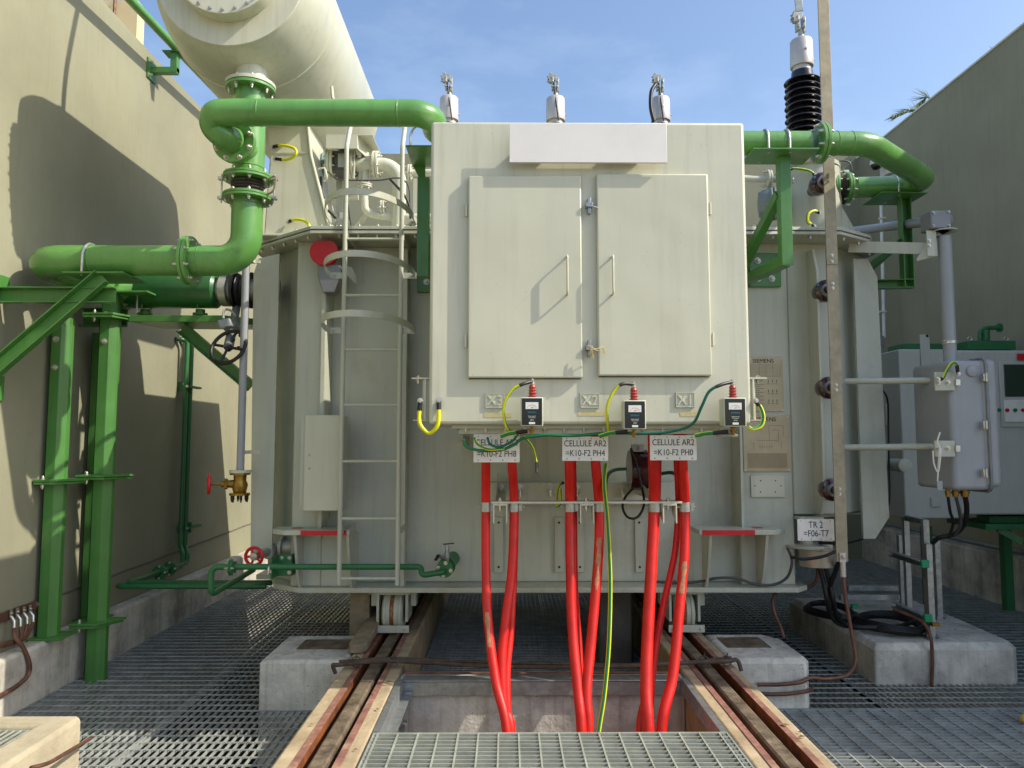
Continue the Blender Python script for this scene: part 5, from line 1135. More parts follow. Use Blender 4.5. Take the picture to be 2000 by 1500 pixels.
MB().lathe(P(1811, 656, KY - .017), (0, -1, 0), [(0, .014), (.001, .014)], 16).build('ear_hole', DARKST, bk)
c = P(1826, 981, KY); MB().box(c.x - .045, c.x + .045, KY - .02, KY - .001, c.z - .045, c.z + .045).build('square_boss', CABB, bk, bevel=.015)
c = P(1765, 909, 6.3); d = P(1700, 906, 6.9)
tag(MB().cyl(d, c, .055, 24).lathe(c, (c - d), [(0, .055), (.01, .058), (.03, .058), (.034, .05)], 24).build('capped_pipe', GREY), 'short pale capped pipe between the tank and the background cabinet', 'pipe')
gt = thing('green_unit', 'dark green unit with handle standing on top of the background cabinet', 'unit', P(1935, 681, 7.5))
a = P(1890, 665, 7.2); b = P(1985, 683, 7.2)
MB().box(a.x, b.x, 7.2, 7.8, b.z - .0, a.z).box(P(1780, 850, 7.4).x, a.x - .01, 7.5, 7.8, P(0, 684, 7.5).z, P(0, 669, 7.5).z).build('body', GREEN3, gt, bevel=.006)
MB().tube(fillet([P(1914, 666, 7.4), P(1914, 645, 7.4), P(1930, 640, 7.4), P(1955, 640, 7.4)], .04, 4), .022, 12).tube([P(1925, 665, 7.4), P(1925, 645, 7.4)], .04, 12).lathe(P(1950, 640, 7.4), (1, 0, 0), [(0, .045), (.02, .045)], 16).build('pipe_handle', GREEN3, gt)
mb = MB()
for px in (1894, 1965): c = P(px, 662, 7.3); mb.tube([c + V((.02 * math.cos(t), 0, .02 * math.sin(t))) for t in [math.pi * k / 5 for k in range(11)]], .006, 6)
mb.build('lifting_ring', BOLT, gt)
gf = thing('cabinet_stand', 'dark green steel stand under the background cabinet', 'stand', P(1950, 1060, 7.3))
MB().box(P(1925, 850, 7.1).x, 5.15, 7.1, 7.3, P(0, 1032, 7.1).z, P(0, 1010, 7.1).z).box(P(1914, 850, 7.0).x, 5.15, 6.98, 7.6, P(0, 1036, 7.0).z, P(0, 1025, 7.0).z).build('stand_beam', GREEN3, gf, bevel=.003)
MB().bar(P(1950, 1033, 7.05), P(1995, 1058, 7.0), .04, .06).build('stand_brace', GREEN3, gf)
for x in (4.2, 5.0): MB().box(x, x + .08, 7.5, 7.58, .02, P(0, 1030, 7.5).z).build('stand_leg', GREEN3, gf)
# conduit up the right wall, dome camera on the back wall
cp_ = thing('wall_conduit', 'thin white conduit climbing the right wall behind the drive shaft', 'conduit', P(1722, 690, 9.8))
MB().tube([P(1721, 400, 9.9), P(1727, 660, 9.9)], .022, 10).build('tube', WHITE, cp_)
MB().box(P(1722, 850, 9.9).x, P(1731, 850, 9.9).x, 9.86, 9.9, P(0, 700, 9.9).z, P(0, 655, 9.9).z).build('end_box', STEEL, cp_)
mb = MB()
for py in (425, 500, 608): c = P(1724, py, 9.86); mb.box(c.x - .03, c.x + .05, 9.86, 9.92, c.z - .01, c.z + .01)
mb.build('conduit_clip', WHITE, cp_)
cc = thing('dome_camera', 'white dome security camera bracketed high on the right wall near the back corner', 'camera', P(1708, 325, 10.5))
c = P(1710, 318, 10.5); b_ = P(1702, 325, 10.9)
c = V((5.12, 9.95, P(1710, 318, 9.95).z)); b_ = V((5.3, 9.95, P(1700, 325, 9.95).z)); MB().box(5.24, 5.349, 9.88, 10.10, b_.z - .12, b_.z + .12).build('wall_box', WHITE, cc, bevel=.01)
MB().tube(curve([(5.3, 9.95, c.z + .08), (5.2, 9.95, c.z + .16), (c.x, 9.95, c.z + .16), (c.x, 9.95, c.z + .06)]), .03, 12).lathe((c.x, 9.95, c.z + .07), (0, 0, -1), [(0, .03), (.02, .07), (.08, .085), (.10, .08)], 28).build('shell', WHITE, cc)
MB().lathe((c.x, 9.95, c.z - .03), (0, 0, -1), [(0, .07), (.03, .066), (.06, .045), (.075, .0)], 28).build('dome_glass', SMOKE, cc)

# ================================================================== STRUT FRAME on the plinth
sf = thing('cable_support_frame', 'galvanised slotted strut frame with bright green end caps standing on the plinth', 'frame', (3.1, 5.7, .28))
def strut(p0, p1, w_=.041, up=(0, 1, 0)):
    mb = MB(); mb.channel(p0, p1, w_, w_, .004, up=up); p0, p1 = V(p0), V(p1); L = (p1 - p0).length; n = int(L / .05); d = (p1 - p0).normalized(); s_ = d.cross(V(up)).normalized()
    for k in range(n): mb.m(1).obox(p0 + d * (.03 + k * .05) - s_ * .003, d * .024, V(up) * .01, s_ * .0025)
    return mb.build('strut', [STEEL, DARKST], sf, bevel=.001)
for px0, y0, px1, y1, Y in ((1768, 1010, 1774, 1182, 6.15), (1806, 1015, 1817, 1232, 5.55), (1758, 1045, 1760, 1190, 6.35), (1828, 1050, 1836, 1186, 6.1), (1812, 1062, 1824, 1236, 5.5)):
    a = P(px0, y0, Y); MB().box(a.x - .022, a.x + .022, Y - .02, Y + .02, .276, a.z).build('upright', STEEL, sf, bevel=.002)
    MB().box(a.x - .05, a.x + .05, Y - .05, Y + .05, .276, .284).bolt((a.x + .035, Y - .035, .284), (0, 0, 1), .009, .014).bolt((a.x - .035, Y - .035, .284), (0, 0, 1), .009, .014).build('foot', STEEL, sf)
strut(P(1768, 1010, 6.15), P(1806, 1018, 5.6), up=(0, 0, 1))
for (p, q_) in (((1743, 1080), (1806, 1101)), ((1750, 1180), (1812, 1207))):
    a = P(*p, 6.1); b = P(*q_, 5.42); strut(a, b, up=(0, 0, 1))
    c = b; MB().obox(c, (.056, 0, 0), (0, .03, 0), (0, 0, .056)).build('end_cap', CAPG, sf, bevel=.004)
for (p, q_, Y) in (((1655, 1148), (1755, 1148), 6.6), ((1640, 1167), (1755, 1166), 6.3)):
    a = P(*p, Y); b = P(*q_, Y); MB().bar(a, b, .05, .045).build('lying_strut', STEEL, sf, bevel=.002)
c = P(1669, 1184, 5.9); MB().obox(c, (.05, .0, 0), (0, .04, 0), (0, 0, .03)).build('end_cap', CAPG, sf, bevel=.003)
lead('copper_conductor', 'copper conductor running down the front face of the large plinth', [P(1745, 1190, 5.6), P(1790, 1208, 5.45), P(1808, 1222, 5.38), P(1818, 1245, 5.335), P(1821, 1290, 5.34), P(1820, 1342, 5.34), V((3.0, 5.33, -.2))], .0120, [COPPER], cat='earth wire')
mb = MB().box(P(1803, 850, 5.4).x, P(1817, 850, 5.4).x, 5.38, 5.42, P(0, 1226, 5.4).z, P(0, 1219, 5.4).z); tag(mb.build('earth_clamp', BRASS), 'small brass clamp joining the copper conductor to the strut frame', 'clamp')

# ================================================================== LEFT SIDE SMALL PIPES, VALVES
# breather column pipe + brass valve
wp = thing('breather_pipe', 'slim pale vertical pipe at the left edge of the tank with a bottom flange', 'pipe', P(481, 918, 5.3))
a = P(481, 505, 5.3); b = P(481, 918, 5.3)
MB().tube([(a.x, 5.3, a.z), (a.x, 5.3, b.z)], .027, 20).tube(curve([(a.x, 5.3, a.z), (a.x - .01, 5.33, a.z + .08), (a.x - .02, 5.45, a.z + .12)]), .012, 8).build('tube', CAB, wp)
MB().lathe((a.x, 5.3, b.z - .02), (0, 0, 1), [(0, .075), (.02, .075)], 28).build('flange', GREYB, wp)
for py in (511, 883):
    c = P(500, py, 5.4); MB().box(a.x, P(533, py, 5.7).x, 5.40, 5.412, c.z - .012, c.z + .012).box(a.x - .02, a.x + .03, 5.33, 5.41, c.z - .012, c.z + .012).build('pipe_clip', GREYB, wp)
bv = thing('brass_valve', 'brass gate valve with a red handwheel under the slim pale pipe', 'valve', (a.x, 5.3, b.z - .25))
z0 = b.z - .022
MB().lathe((a.x, 5.3, z0), (0, 0, -1), [(0, .07), (.012, .07), (.012, .045), (.05, .042), (.08, .055), (.11, .05), (.14, .042), (.14, .07), (.155, .07)], 28).cyl((a.x, 5.3, z0 - .075), (a.x - .12, 5.27, z0 - .075), .034, 18, .022).cyl((a.x - .12, 5.27, z0 - .075), (a.x - .2, 5.25, z0 - .075), .010, 10).lathe((a.x - .08, 5.28, z0 - .075), (-1, -.2, 0), [(0, .04), (.02, .04)], 6).build('valve_body', BRASS, bv)
mb = MB()
for k in range(6): th = math.pi * k / 3; mb.bolt((a.x + .055 * math.cos(th), 5.3 + .055 * math.sin(th), z0 - .155), (0, 0, -1), .010, .03)
mb.build('valve_bolts', DARKST, bv)
def hwheel(parent, c, ax, R_, r, n, m_, hub=.25):
    c = V(c); ax = V(ax).normalized(); t = ax.orthogonal().normalized(); u = ax.cross(t)
    mb = MB().tube([c + (t * math.cos(2 * math.pi * k / 28) + u * math.sin(2 * math.pi * k / 28)) * R_ for k in range(28)], r, 8, closed=True)
    for k in range(n): th = 2 * math.pi * k / n + .5; mb.tube([c, c + (t * math.cos(th) + u * math.sin(th)) * R_], r * .75, 8)
    mb.lathe(c - ax * .012, ax, [(0, R_ * hub), (.024, R_ * hub)], 16)
    return mb.build('handwheel', m_, parent)
hwheel(bv, (a.x - .2, 5.25, z0 - .075), (-1, -.45, 0), .062, .011, 5, RED)
gv = thing('gate_valve', 'valve with red handwheel facing the viewer at the lower left corner of the tank', 'valve', P(495, 1110, 5.5))
c = P(496, 1087, 5.36)
MB().cyl(c, c + V((.05, .3, .01)), .03, 14).cyl((c.x + .06, c.y + .3, c.z + .02), (c.x + .3, c.y + .3, c.z + .02), .055, 20).lathe((c.x + .10, c.y + .3, c.z + .02), (1, 0, 0), [(0, .09), (.02, .09)], 24).lathe((c.x + .03, c.y + .2, c.z), (.2, 1, 0), [(0, .05), (.06, .06), (.1, .05)], 16).build('valve_body', CLAMPC, gv)
hwheel(gv, c, (-.1, -1, 0), .062, .012, 5, RED)
MB().bolt(c + V((0, -.012, 0)), (0, -1, 0), .018, .01).build('hub_nut', BOLT, gv)
# black handwheel and actuator below the vessel
hv = thing('butterfly_valve_gear', 'black spoked handwheel with grey gear housing left of the slim pale pipe', 'valve', P(443, 700, 5.35))
c = P(446, 678, 5.30)
hwheel(hv, c, (-.25, -1, .45), .135, .014, 4, BLACK, .22)
d = P(455, 640, 5.5)
MB().cyl(c, d, .035, 14).cyl(d, P(462, 600, 5.68), .03, 12).lathe(d, (-.3, -1, .2), [(-.03, .05), (.05, .05), (.07, .03)], 18).build('gear_shaft', CABS, hv)
e = P(441, 632, 5.4); MB().obox(e, (.08, .02, .02), (-.01, .07, 0), (-.02, 0, .055)).build('gear_housing', CAB, hv, bevel=.004)
MB().tube(curve([P(436, 622, 5.4), P(438, 606, 5.42), P(450, 606, 5.45), P(460, 618, 5.45)]), .009, 8).build('guard_loop', CAB, hv)
mb = MB()
for px, py in ((447, 683), (466, 680), (455, 664), (470, 655)): mb.cyl(P(px, py, 5.33), P(px, py, 5.38), .016, 10)
mb.build('cap_screws', DARKST, hv); 
# tank side neck joining vessel
MB().cyl((-1.93, 5.69, vz), (-1.79, 5.75, vz), .10, 24).build('nozzle', BLACK, vs)
# small pipes on the left wall
def wp_(px, py, x=-3.17): return PX(px, py, x)
for i, dx in enumerate((0, 9)):
    t = thing('drain_pipe', ['left of two thin green pipes running down the left wall then along the kerb', 'right of two thin green pipes running down the left wall then along the kerb'][i], 'pipe', wp_(366 + dx, 1095))
    x = -3.16 + .0 * i
    top = wp_(366 + dx, 664 + i * 2, x); y = top.y
    zb3 = PX(366 + dx, 1085, x).z; 
    A_ = P(372 - 4 * 0 + dx * .2, 1108, 6.9); 
    off = .05 * i
    pth = fillet([(x - .08, y - .08, top.z), (x, y, top.z), (x, y, zb3 + .12), (x + .07, y - .1, zb3 + .05), (x + .07, y - .1, .53 + off * .3), (x + .09, 5.95 + off * 3, .57), (-1.9, 5.95 + off * 3, .57)], .04, 5)
    MB().tube(pth, .021, 14).build('tube', GREEN3, t)
    flange_pair('flange', t, (x + .075, 6.9 - .2 * i, .55), (.02, -1, 0), .062, .012, 4, mats=[GREEN3, BOLT, BLACK], br=.008)
for py in (757, 1028):
    c = wp_(372, py, -3.17); t = MB().box(-3.249, -3.12, c.y - .1, c.y - .09, c.z - .05, c.z + .05).box(-3.15, -3.10, c.y - .16, c.y + .1, c.z - .01, c.z + .01); t.m(1).bolt((-3.13, c.y - .17, c.z), (0, -1, 0), .01, .01).bolt((-3.19, c.y - .1, c.z + .03), (0, -1, 0), .01, .01)
    tag(t.build('pipe_clamp', [GREEN3, BOLT]), 'green clamp holding the two thin pipes to the left wall, ' + ('upper one' if py < 900 else 'lower one'), 'clamp')
# drain pipe in front of the tank
dp = thing('drain_pipe', 'light green pipe running across the tank foot behind the ladder to a small valve', 'pipe', P(600, 1115, 5.2))
pth = fillet([P(495, 1113, 5.9), P(412, 1162, 5.18), P(412, 1107, 5.18), P(455, 1107, 5.18), P(824, 1107, 5.26), P(822, 1124, 5.22), P(868, 1117, 5.26)], [.05, .05, .0, .03, .03], 5)
MB().tube(pth, .0205, 16).build('tube', GREEN3, dp)
flange_pair('flange', dp, P(453, 1108, 5.18), (1, 0, 0), .055, .012, 4, mats=[GREEN3, BOLT, BLACK], br=.008)
c = P(553, 1107, 5.3); 
mb = MB().box(c.x - .065, c.x + .045, 5.36, 5.37, c.z - .075, c.z + .075).box(c.x - .065, c.x - .055, 5.22, 5.36, c.z - .075, c.z + .075).box(c.x + .035, c.x + .045, 5.37, 5.48, c.z - .075, c.z + .075)
for dx, dz in ((-.03, .05), (.025, .05), (.025, -.05)): mb.m(1).bolt((c.x + dx, 5.36, c.z + dz), (0, -1, 0), .010, .008)
mb.build('pipe_bracket', [GREEN3, BOLT], dp, bevel=.001); ubolt(dp, (c.x - .06, 5.19, c.z), (1, 0, 0), .024)
dv = thing('drain_valve', 'small green drain valve with two red levers on the tank front', 'valve', P(873, 1120, 5.4))
c = P(868, 1112, 5.28); e = P(885, 1090, 5.615)
MB().lathe(c, (e - c), [(0, .06), (.015, .06), (.015, .045), (.08, .045), (.08, .062), (.1, .062), (.1, .05), ((e - c).length, .05)], 26).build('valve_body', GREEN3, dv)
mb = MB(); n_ = (c - e).normalized(); t_ = n_.orthogonal().normalized(); u_ = n_.cross(t_)
for k in range(4): mb.bolt(c + (t_ * math.cos(k * 1.57 + .6) + u_ * math.sin(k * 1.57 + .6)) * .045, n_, .010, .008)
mb.build('flange_bolts', BOLT, dv)
MB().cyl(P(873, 1100, 5.3), P(873, 1066, 5.32), .014, 12).cyl(P(873, 1092, 5.3), P(858, 1086, 5.25), .012, 10).lathe(P(873, 1088, 5.3), (0, 0, 1), [(0, .02), (.03, .02)], 10).build('spindle', STEEL, dv)
MB().bar(P(866, 1063, 5.3), P(886, 1061, 5.34), .02, .008).bar(P(851, 1094, 5.2), P(856, 1084, 5.25), .02, .008).build('lever', MAROON, dv)

# red disc, funnel, sloping pipe and wiring cabinet on the tank
rd = thing('relief_valve_cover', 'round red cover with a grey funnel below it at the upper left of the tank', 'valve cover', P(635, 565, 5.3))
c = P(635, 494, 5.34)
mb = MB(); pl = []
for k in range(24):
    th = 2 * math.pi * k / 24; zz = min(math.sin(th) * .100, .082); pl.append((c.x + math.cos(th) * .105, 5.30, c.z + zz))
mb.prism(pl, (0, .05, 0)).build('red_cover', RED, rd, bevel=.004)
MB().prism([(P(614, 850, 5.33).x, 5.33, P(0, 515, 5.33).z), (P(660, 850, 5.33).x, 5.33, P(0, 515, 5.33).z), (P(660, 850, 5.33).x, 5.33, P(0, 538, 5.33).z), (P(645, 850, 5.33).x, 5.33, P(0, 570, 5.33).z), (P(624, 850, 5.33).x, 5.33, P(0, 570, 5.33).z), (P(614, 850, 5.33).x, 5.33, P(0, 538, 5.33).z)], (0, .12, 0)).build('funnel', CABS, rd, bevel=.006)
a_ = P(635, 570, 5.42); b_ = P(635, 1050, 5.42)
MB().box(a_.x - .014, a_.x + .012, 5.39, 5.44, b_.z, a_.z).build('down_duct', GREY, rd)
MB().cyl((c.x, 5.35, c.z), (c.x, 5.6, c.z), .07, 20).prism([(c.x + .1, 5.32, c.z - .1), (c.x + .19, 5.36, c.z - .1), (c.x + .22, 5.40, c.z - .16), (c.x + .22, 5.40, c.z - .22)], (0, .01, 0)).build('mount', GREY, rd)
wc = thing('wiring_cabinet', 'slim pale wiring cabinet on the tank to the left of the ladder', 'cabinet', P(630, 1000, 5.3))
a_ = P(597, 811, 5.24); b_ = P(664, 998, 5.24)
MB().box(a_.x + .005, b_.x, 5.24, 5.46, b_.z, a_.z).build('cabinet_body', GREY, wc, bevel=.006)
dd = MB().box(a_.x + .0, b_.x + .004, 5.225, 5.238, b_.z + .002, a_.z - .0).build('door', GREYD, wc, bevel=.004)
mb = MB()
for py in (889, 915): mb.bolt(P(604, py, 5.225), (0, -1, 0), .006, .006)
mb.build('door_screw', STEEL, dd)
mb = MB()
for py in (832, 980): c = P(665, py, 5.23); mb.box(c.x - .008, c.x + .012, 5.215, 5.235, c.z - .035, c.z + .035)
mb.box(P(588, 850, 5.3).x, a_.x, 5.30, 5.32, P(0, 935, 5.3).z, P(0, 918, 5.3).z).build('cabinet_hinge', GREYB, wc)
MB().box(P(591, 850, 5.3).x, a_.x + .002, 5.26, 5.44, b_.z + .02, a_.z - .02).build('cabinet_trim', GREY, wc)

# ================================================================== RELAY PIPEWORK BEHIND THE LADDER TOP
rl = thing('gas_relay', 'gas relay under a pale sheet metal hood between the oil tank and the ladder top', 'relay', P(680, 350, 5.8))
a_ = P(637, 264, 5.6); b_ = P(697, 290, 5.6)
mb = MB().box(a_.x, b_.x, 5.6, 5.606, b_.z, a_.z).box(a_.x, b_.x + .12, 5.6, 6.1, a_.z, a_.z + .006)
mb.prism([(b_.x, 5.6, a_.z), (b_.x, 5.6, b_.z), (b_.x + .1, 6.1, b_.z), (b_.x + .1, 6.1, a_.z)], (.004, 0, 0)); mb.build('hood', GREYB, rl, bevel=.001)
for px in (638, 694): c = P(px, 300, 5.75); MB().box(c.x - .004, c.x + .004, 5.7, 5.74, P(0, 350, 5.75).z, P(0, 288, 5.75).z).build('hood_leg', GREY, rl)
c = P(672, 322, 5.8)
MB().box(c.x - .08, c.x + .1, 5.72, 5.90, c.z - .09, c.z + .09).cyl((c.x, 5.8, c.z + .09), (c.x, 5.8, c.z + .14), .05, 16).build('relay_body', DGREY, rl, bevel=.015)
MB().box(c.x - .03, c.x + .03, 5.715, 5.72, c.z - .05, c.z + .06).build('sight_glass', CLAMPC, rl)
def fl(parent, x, y, z, r, m_=GREYB, ax=(1, 0, 0), n=8, t=.02):
    return flange_pair('flange', parent, (x, y, z), ax, r, t, n, mats=[m_, BOLT, DGREY], br=.009)
for px in (648, 688): p = P(px, 322, 5.8); fl(rl, p.x, 5.8, p.z, .115, GREYB)
vt = thing('oil_line', 'pale oil line with flanges bending down behind the ladder', 'pipe', P(760, 440, 5.8))
p0 = P(697, 322, 5.8); p1 = P(780, 322, 5.8); p2 = P(782, 455, 5.8)
MB().tube(fillet([(p0.x, 5.8, p0.z), (p1.x, 5.8, p0.z), (p1.x, 5.8, LZ + .02)], .14, 10), .056, 26).build('tube', GREYB, vt)
p = P(735, 322, 5.8); fl(vt, p.x, 5.8, p0.z, .11, GREYB)
p = P(713, 322, 5.8); MB().cyl((p.x, 5.8, p0.z), (p.x, 5.8, p0.z - .30), .03, 16).cyl((p.x, 5.8, p0.z + .05), (p.x, 5.8, p0.z + .10), .03, 12).build('branch', GREYB, vt)
fl(vt, p.x, 5.8, P(0, 362, 5.8).z, .062, GREYB, (0, 0, 1), 6, .012)
MB().tube(curve([(p.x, 5.8, p0.z - .28), (p.x + .02, 5.8, p0.z - .38), (p.x + .14, 5.8, p0.z - .42), (p.x + .4, 5.8, p0.z - .43), (p.x + .9, 5.8, p0.z - .43)]), .03, 14).build('branch', GREYB, vt)
p = P(748, 407, 5.8); fl(vt, p.x, 5.8, P(0, 404, 5.8).z, .06, GREYB, (1, 0, 0), 6, .012)
# second thin line going behind the box and out to the right turret
tl = thing('equaliser_line', 'thin pale pipe passing behind the grey box toward the turret', 'pipe', P(1480, 350, 5.7))
pa = P(795, 338, 5.9); pb_ = P(1500, 350, 5.7)
MB().tube([(pa.x, 5.9, pa.z), (.4, 5.8, pa.z + .0), (pb_.x - .1, 5.7, pb_.z), (2.25, 5.7, pb_.z)], .027, 14).build('tube', GREYB, tl)
fl(tl, P(801, 338, 5.9).x, 5.9, pa.z, .07, GREYB, (1, 0, 0), 6, .012); fl(tl, pb_.x, 5.7, pb_.z, .075, GREYB, (1, 0, 0), 6, .014)
# struts and small steelwork
ss = thing('strut_bracing', 'thin pale steel braces standing on the lid behind the ladder', 'brace', P(690, 450, 5.9))
MB().tube([P(688, 458, 5.9), P(722, 408, 5.9)], .024, 12).build('brace', GREYB, ss)
MB().tube([P(692, 458, 5.9), P(640, 405, 5.9)], .014, 10).build('brace', GREYB, ss)
MB().bar(P(664, 350, 5.95), P(664, 440, 5.95), .05, .05, up=(0, 1, 0)).bar(P(612, 385, 6.1), P(700, 385, 6.1), .04, .04).build('brace', GREY, ss)
MB().box(P(655, 850, 5.85).x, P(672, 850, 5.85).x, 5.85, 5.93, P(0, 428, 5.85).z, P(0, 412, 5.85).z).build('clamp_block', ALU, ss, bevel=.003)
MB().bar(P(812, 350, 6.0), P(812, 450, 6.0), .04, .02, up=(0, 1, 0)).bar(P(792, 440, 6.0), P(840, 440, 6.0), .02, .02).bar(P(826, 350, 6.2), P(826, 455, 6.2), .02, .02, up=(0, 1, 0)).build('frame_bar', GREYB, ss)
mb = MB()
for py in (330, 392, 425): mb.tube(fillet([P(622, py, 5.6), P(634, py - 3, 5.58), P(640, py + 20, 5.58), P(632, py + 24, 5.6)], .02, 3), .008, 8)
tag(mb.build('rung_loop', GREYB), 'row of small pale step loops on the right edge of the pedestal', 'step')
t = thing('butterfly_valve', 'teal wafer valve with flanges behind the pedestal edge', 'valve', P(618, 320, 6.0))
for px in (616, 630): p = P(px, 325, 6.0); MB().lathe((p.x, 6.0, p.z), (1, 0, 0), [(0, .09), (.02, .12), (.04, .09)], 28).build('valve_disc', mat('teal casting', (96, 130, 132), .5, .2), t)
mb = MB(); 
for lab, pts in (('black cable drooping from the gas relay hood to the lid', [P(627, 345, 5.7), P(628, 370, 5.7), P(634, 392, 5.7), P(636, 420, 5.75), P(640, 450, 5.8)]), ('black cable slanting from the oil line to the ladder hoop', [P(760, 348, 5.6), P(776, 365, 5.6), P(792, 385, 5.6), P(800, 405, 5.6), P(802, 430, 5.6), P(803, 450, 5.6)]), ('black cable crossing down behind the ladder top', [P(640, 410, 5.6), P(660, 432, 5.5), P(672, 452, 5.45)]), ('thin black cable behind the left ladder rail', [P(680, 400, 5.6), P(684, 430, 5.6), P(690, 456, 5.6)]), ('thin wire looping across in front of the relay', [P(640, 335, 5.6), P(660, 350, 5.55), P(700, 352, 5.55), P(740, 352, 5.55), P(780, 348, 5.55), P(798, 365, 5.6), P(801, 400, 5.6)])):
    lead('control_cable', lab, pts, .010 if 'thin' not in lab else .006, [BLACK if 'wire' not in lab else DGREY], cat='cable')

# ================================================================== LEFT WALL BITS
tp = thing('wall_top_pipe', 'green pipe carried along the top of the left wall', 'pipe', (-3.0, 5.5, 5.0))
xw = -3.02
a_ = PX(255, 0, xw); b_ = PX(434, 190, xw)
d = (b_ - a_); MB().tube([a_ - d * .8, b_ + d * .9], .038, 18).build('tube', GREEN, tp)
k_ = PX(345, 96, xw); 
br = thing('wall_bracket', 'small green bracket on the left wall holding the wall top pipe', 'bracket', k_)
MB().box(xw - .11, xw + .07, k_.y - .05, k_.y + .09, k_.z - .042, k_.z - .034).build('saddle_plate', GREEN2, br)
zl = PX(345, 140, xw).z
MB().box(xw - .04, xw + .02, k_.y - .03, k_.y + .03, zl - .02, k_.z - .042).box(-3.24, xw + .02, k_.y - .029, k_.y + .029, zl - .03, zl + .025).build('bracket_arm', GREEN2, br, bevel=.002)
mb = MB().box(-3.249, -3.236, k_.y - .08, k_.y + .08, zl - .09, zl + .09); mb.m(1).bolt((-3.236, k_.y - .05, zl + .06), (1, 0, 0), .012, .02).bolt((-3.236, k_.y - .05, zl - .06), (1, 0, 0), .012, .02); mb.build('wall_plate', [GREEN2, BOLT], br)
# earth busbar with lugs, lower left
eb = thing('earth_busbar', 'copper earth bar with four silver lugs low on the left wall', 'copper bar', PX(50, 1190, -3.2))
a_ = PX(-20, 1215, -3.22); b_ = PX(85, 1176, -3.22)
MB().prism([(-3.225, a_.y, a_.z - .03), (-3.225, b_.y, b_.z - .03), (-3.225, b_.y, b_.z + .03), (-3.225, a_.y, a_.z + .03)], (.008, 0, 0)).build('bar', COPPER, eb, bevel=.001)
MB().cyl((-3.249, b_.y - .05, b_.z), (-3.14, b_.y - .05, b_.z), .012, 10).lathe((-3.217, b_.y - .05, b_.z), (1, 0, 0), [(0, .03), (.02, .03), (.02, .018), (.06, .018)], 12).build('standoff', STEEL, eb)
for i, px in enumerate((22, 34, 47, 59)):
    a_ = PX(px, 1198 - i * 3, -3.20); b_ = PX(px + 6, 1228 - i * 4, -3.17)
    MB().obox(a_, (.006, 0, 0), (0, .022, 0), (0, 0, .05)).tube([a_ + V((0, 0, -.02)), a_.lerp(b_, .5) + V((.01, 0, 0)), b_], .010, 10).bolt(a_, (1, -.3, 0), .008, .01).build('lug', BOLT, eb)
    e = [PX(px + 6, 1228 - i * 4, -3.17), PX(38 + i * 3, 1248, -3.15), PX(20 - i * 3, 1262 - i * 2, -3.17), PX(-20, 1266, -3.2)] if i else [PX(28, 1228, -3.17), PX(30, 1245, -3.14), PX(46, 1266, -3.105), PX(57, 1295, -3.09), PX(54, 1320, -3.09), PX(30, 1342, -3.09), PX(-6, 1362, -3.09)]
    MB().tube(curve(e), .012 if i else .014, 8).build('wire', COPPER, eb)
# rod of bundled conductors across the rails
rr = thing('conductor_bundle', 'dark bundle of earth conductors tied across the rails and the trench end', 'earth wire', (.2, 4.6, .33))
zr = .345
MB().tube(curve([V((-1.05, 4.66, zr - .05)), V((-1.06, 4.64, zr)), V((-1.03, 4.65, zr + .002)), V((-.75, 4.69, zr + .012)), V((-.45, 4.69, zr)), V((0, 4.64, zr - .008)), V((.6, 4.63, zr - .008)), V((1.1, 4.66, zr + .006)), V((1.36, 4.68, zr + .01)), V((1.43, 4.70, zr + .01)), V((1.45, 4.68, zr - .05))]), .013, 8).tube(curve([V((-1.03, 4.67, zr + .016)), V((-.7, 4.71, zr + .022)), V((-.4, 4.71, zr + .008)), V((.2, 4.66, zr + .005)), V((.9, 4.65, zr - .0)), V((1.4, 4.72, zr + .02))]), .010, 8).build('conductor', mat('tarnished copper', (84, 70, 58), .7, .2, var=.3, scale=20), rr)
for x in (-.93, -.70, 1.22, 1.36): MB().tube([V((x + .03 * math.cos(t), 4.685 + .03 * math.sin(t) * .4, zr + .01 + .028 * math.sin(t))) for t in [2 * math.pi * k / 10 for k in range(10)]], .004, 5, closed=True).tube([V((x, 4.68, zr + .03)), V((x + .005, 4.68, zr + .06))], .004, 5).build('tie', DGREY, rr)
lead('steel_rod', 'thin pale rod lying along the top of the trench end wall', [V((-.62, 4.60, .312)), V((.2, 4.59, .312)), V((1.02, 4.60, .312))], .008, [COPPER], cat='rod')
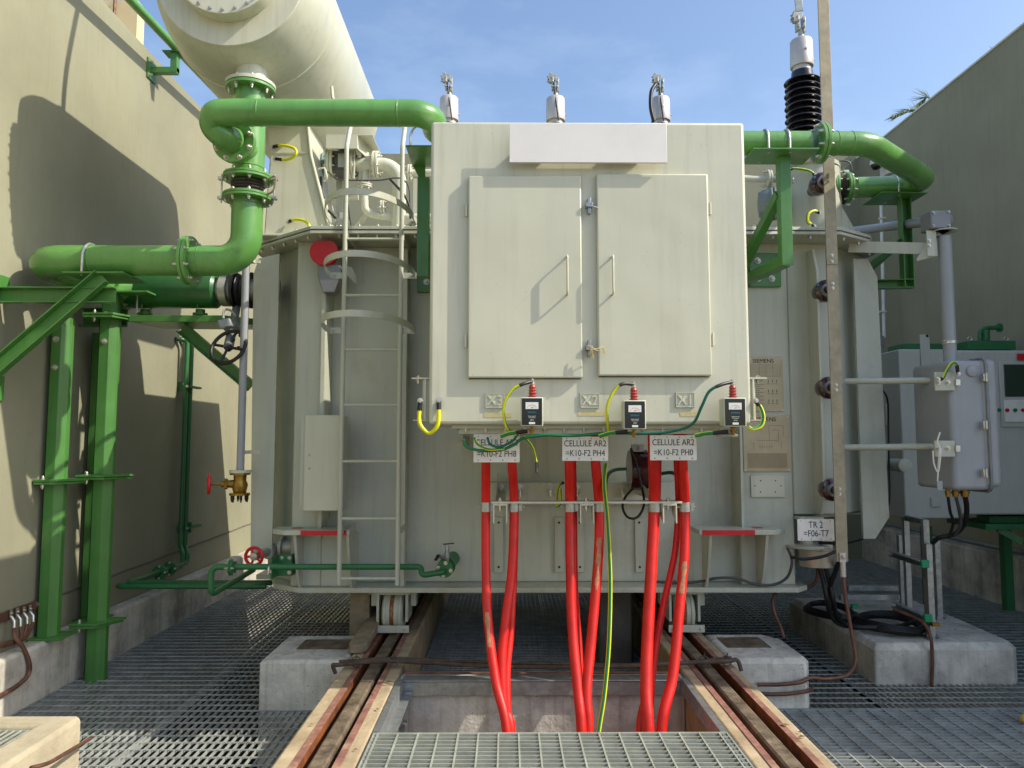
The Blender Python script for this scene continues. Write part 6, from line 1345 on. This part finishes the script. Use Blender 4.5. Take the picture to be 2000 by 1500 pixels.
# plank / steel chock beside the left wheel
pk = thing('wheel_chock', 'weathered sloping chock beam lying beside the left front wheel', 'chock', (-1.0, 5.6, .31))
MB().prism([(-1.045, 5.02, .325), (-1.03, 5.0, .315), (-.95, 5.0, .315), (-.925, 5.03, .325), (-.93, 5.9, .36), (-1.04, 5.9, .36)], (0, 0, .055)).build('beam', WOOD, pk, bevel=.006)
MB().box(-1.17, -1.02, 5.62, 5.9, -.2, .60).build('end_post', WOOD, pk, bevel=.006)
ps = thing('concrete_pier', 'concrete pier coloured dark for shadow under the tank beside the right wheel', 'pier', (.82, 5.9, -.9))
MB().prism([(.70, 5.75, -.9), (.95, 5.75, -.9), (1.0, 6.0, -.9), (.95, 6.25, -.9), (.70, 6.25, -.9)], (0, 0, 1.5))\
    .build('pier_body', mat('shade darkened pier concrete', (84, 80, 72), .95, var=.2, scale=4, bump=.5), ps, bevel=.02)  # colour darkened to paint in the shade under the tank
# yellow thing at the right edge
c = PZ(1996, 1408, .03); tag(MB().lathe(c, (.4, .2, .1), [(0, .004), (.01, .022), (.06, .026), (.12, .02), (.14, .004)], 12).build('glove_tip', YOCH), 'yellow fingertip of a discarded glove at the right edge of the picture', 'glove')
for o in bpy.data.objects:
    if o.type == 'MESH' and o.parent is None and 'label' not in o and 'kind' not in o: print('UNTAGGED', o.name)

# a few dry leaves and chips of mortar caught on the beams and plinth
random.seed(5)
DRY = mat('dry leaf', (128, 96, 56), .8, var=.3, scale=30)
k = 0
for (x0, x1, y0, y1, z) in ((-1.0, -.92, 3.3, 5.2, .317), (1.36, 1.42, 3.4, 5.0, .317), (2.7, 3.5, 5.5, 6.3, .279), (-.74, -.66, 3.4, 4.6, .317)):
    for i in range(4):
        x, y = random.uniform(x0, x1), random.uniform(y0, y1); a_ = random.uniform(0, 6.28); L_ = random.uniform(.012, .022)
        d_ = V((math.cos(a_), math.sin(a_), 0)); e_ = V((-d_.y, d_.x, 0)); c_ = V((x, y, z))
        mb = MB(); up_ = V((0, 0, .006))
        vs_ = [c_ - d_ * L_, c_ - d_ * L_ * .2 + e_ * L_ * .45 + up_, c_ + d_ * L_ * .8 + up_ * .5, c_ - d_ * L_ * .1 - e_ * L_ * .4 + up_ * .7]
        mb.prism(vs_, (0, 0, .0012)); o_ = mb.build('dry_leaf', DRY); tag(o_, 'small dry brown leaf lying on the concrete around the rails and plinth', 'leaf', 'dry leaves scattered on the concrete')
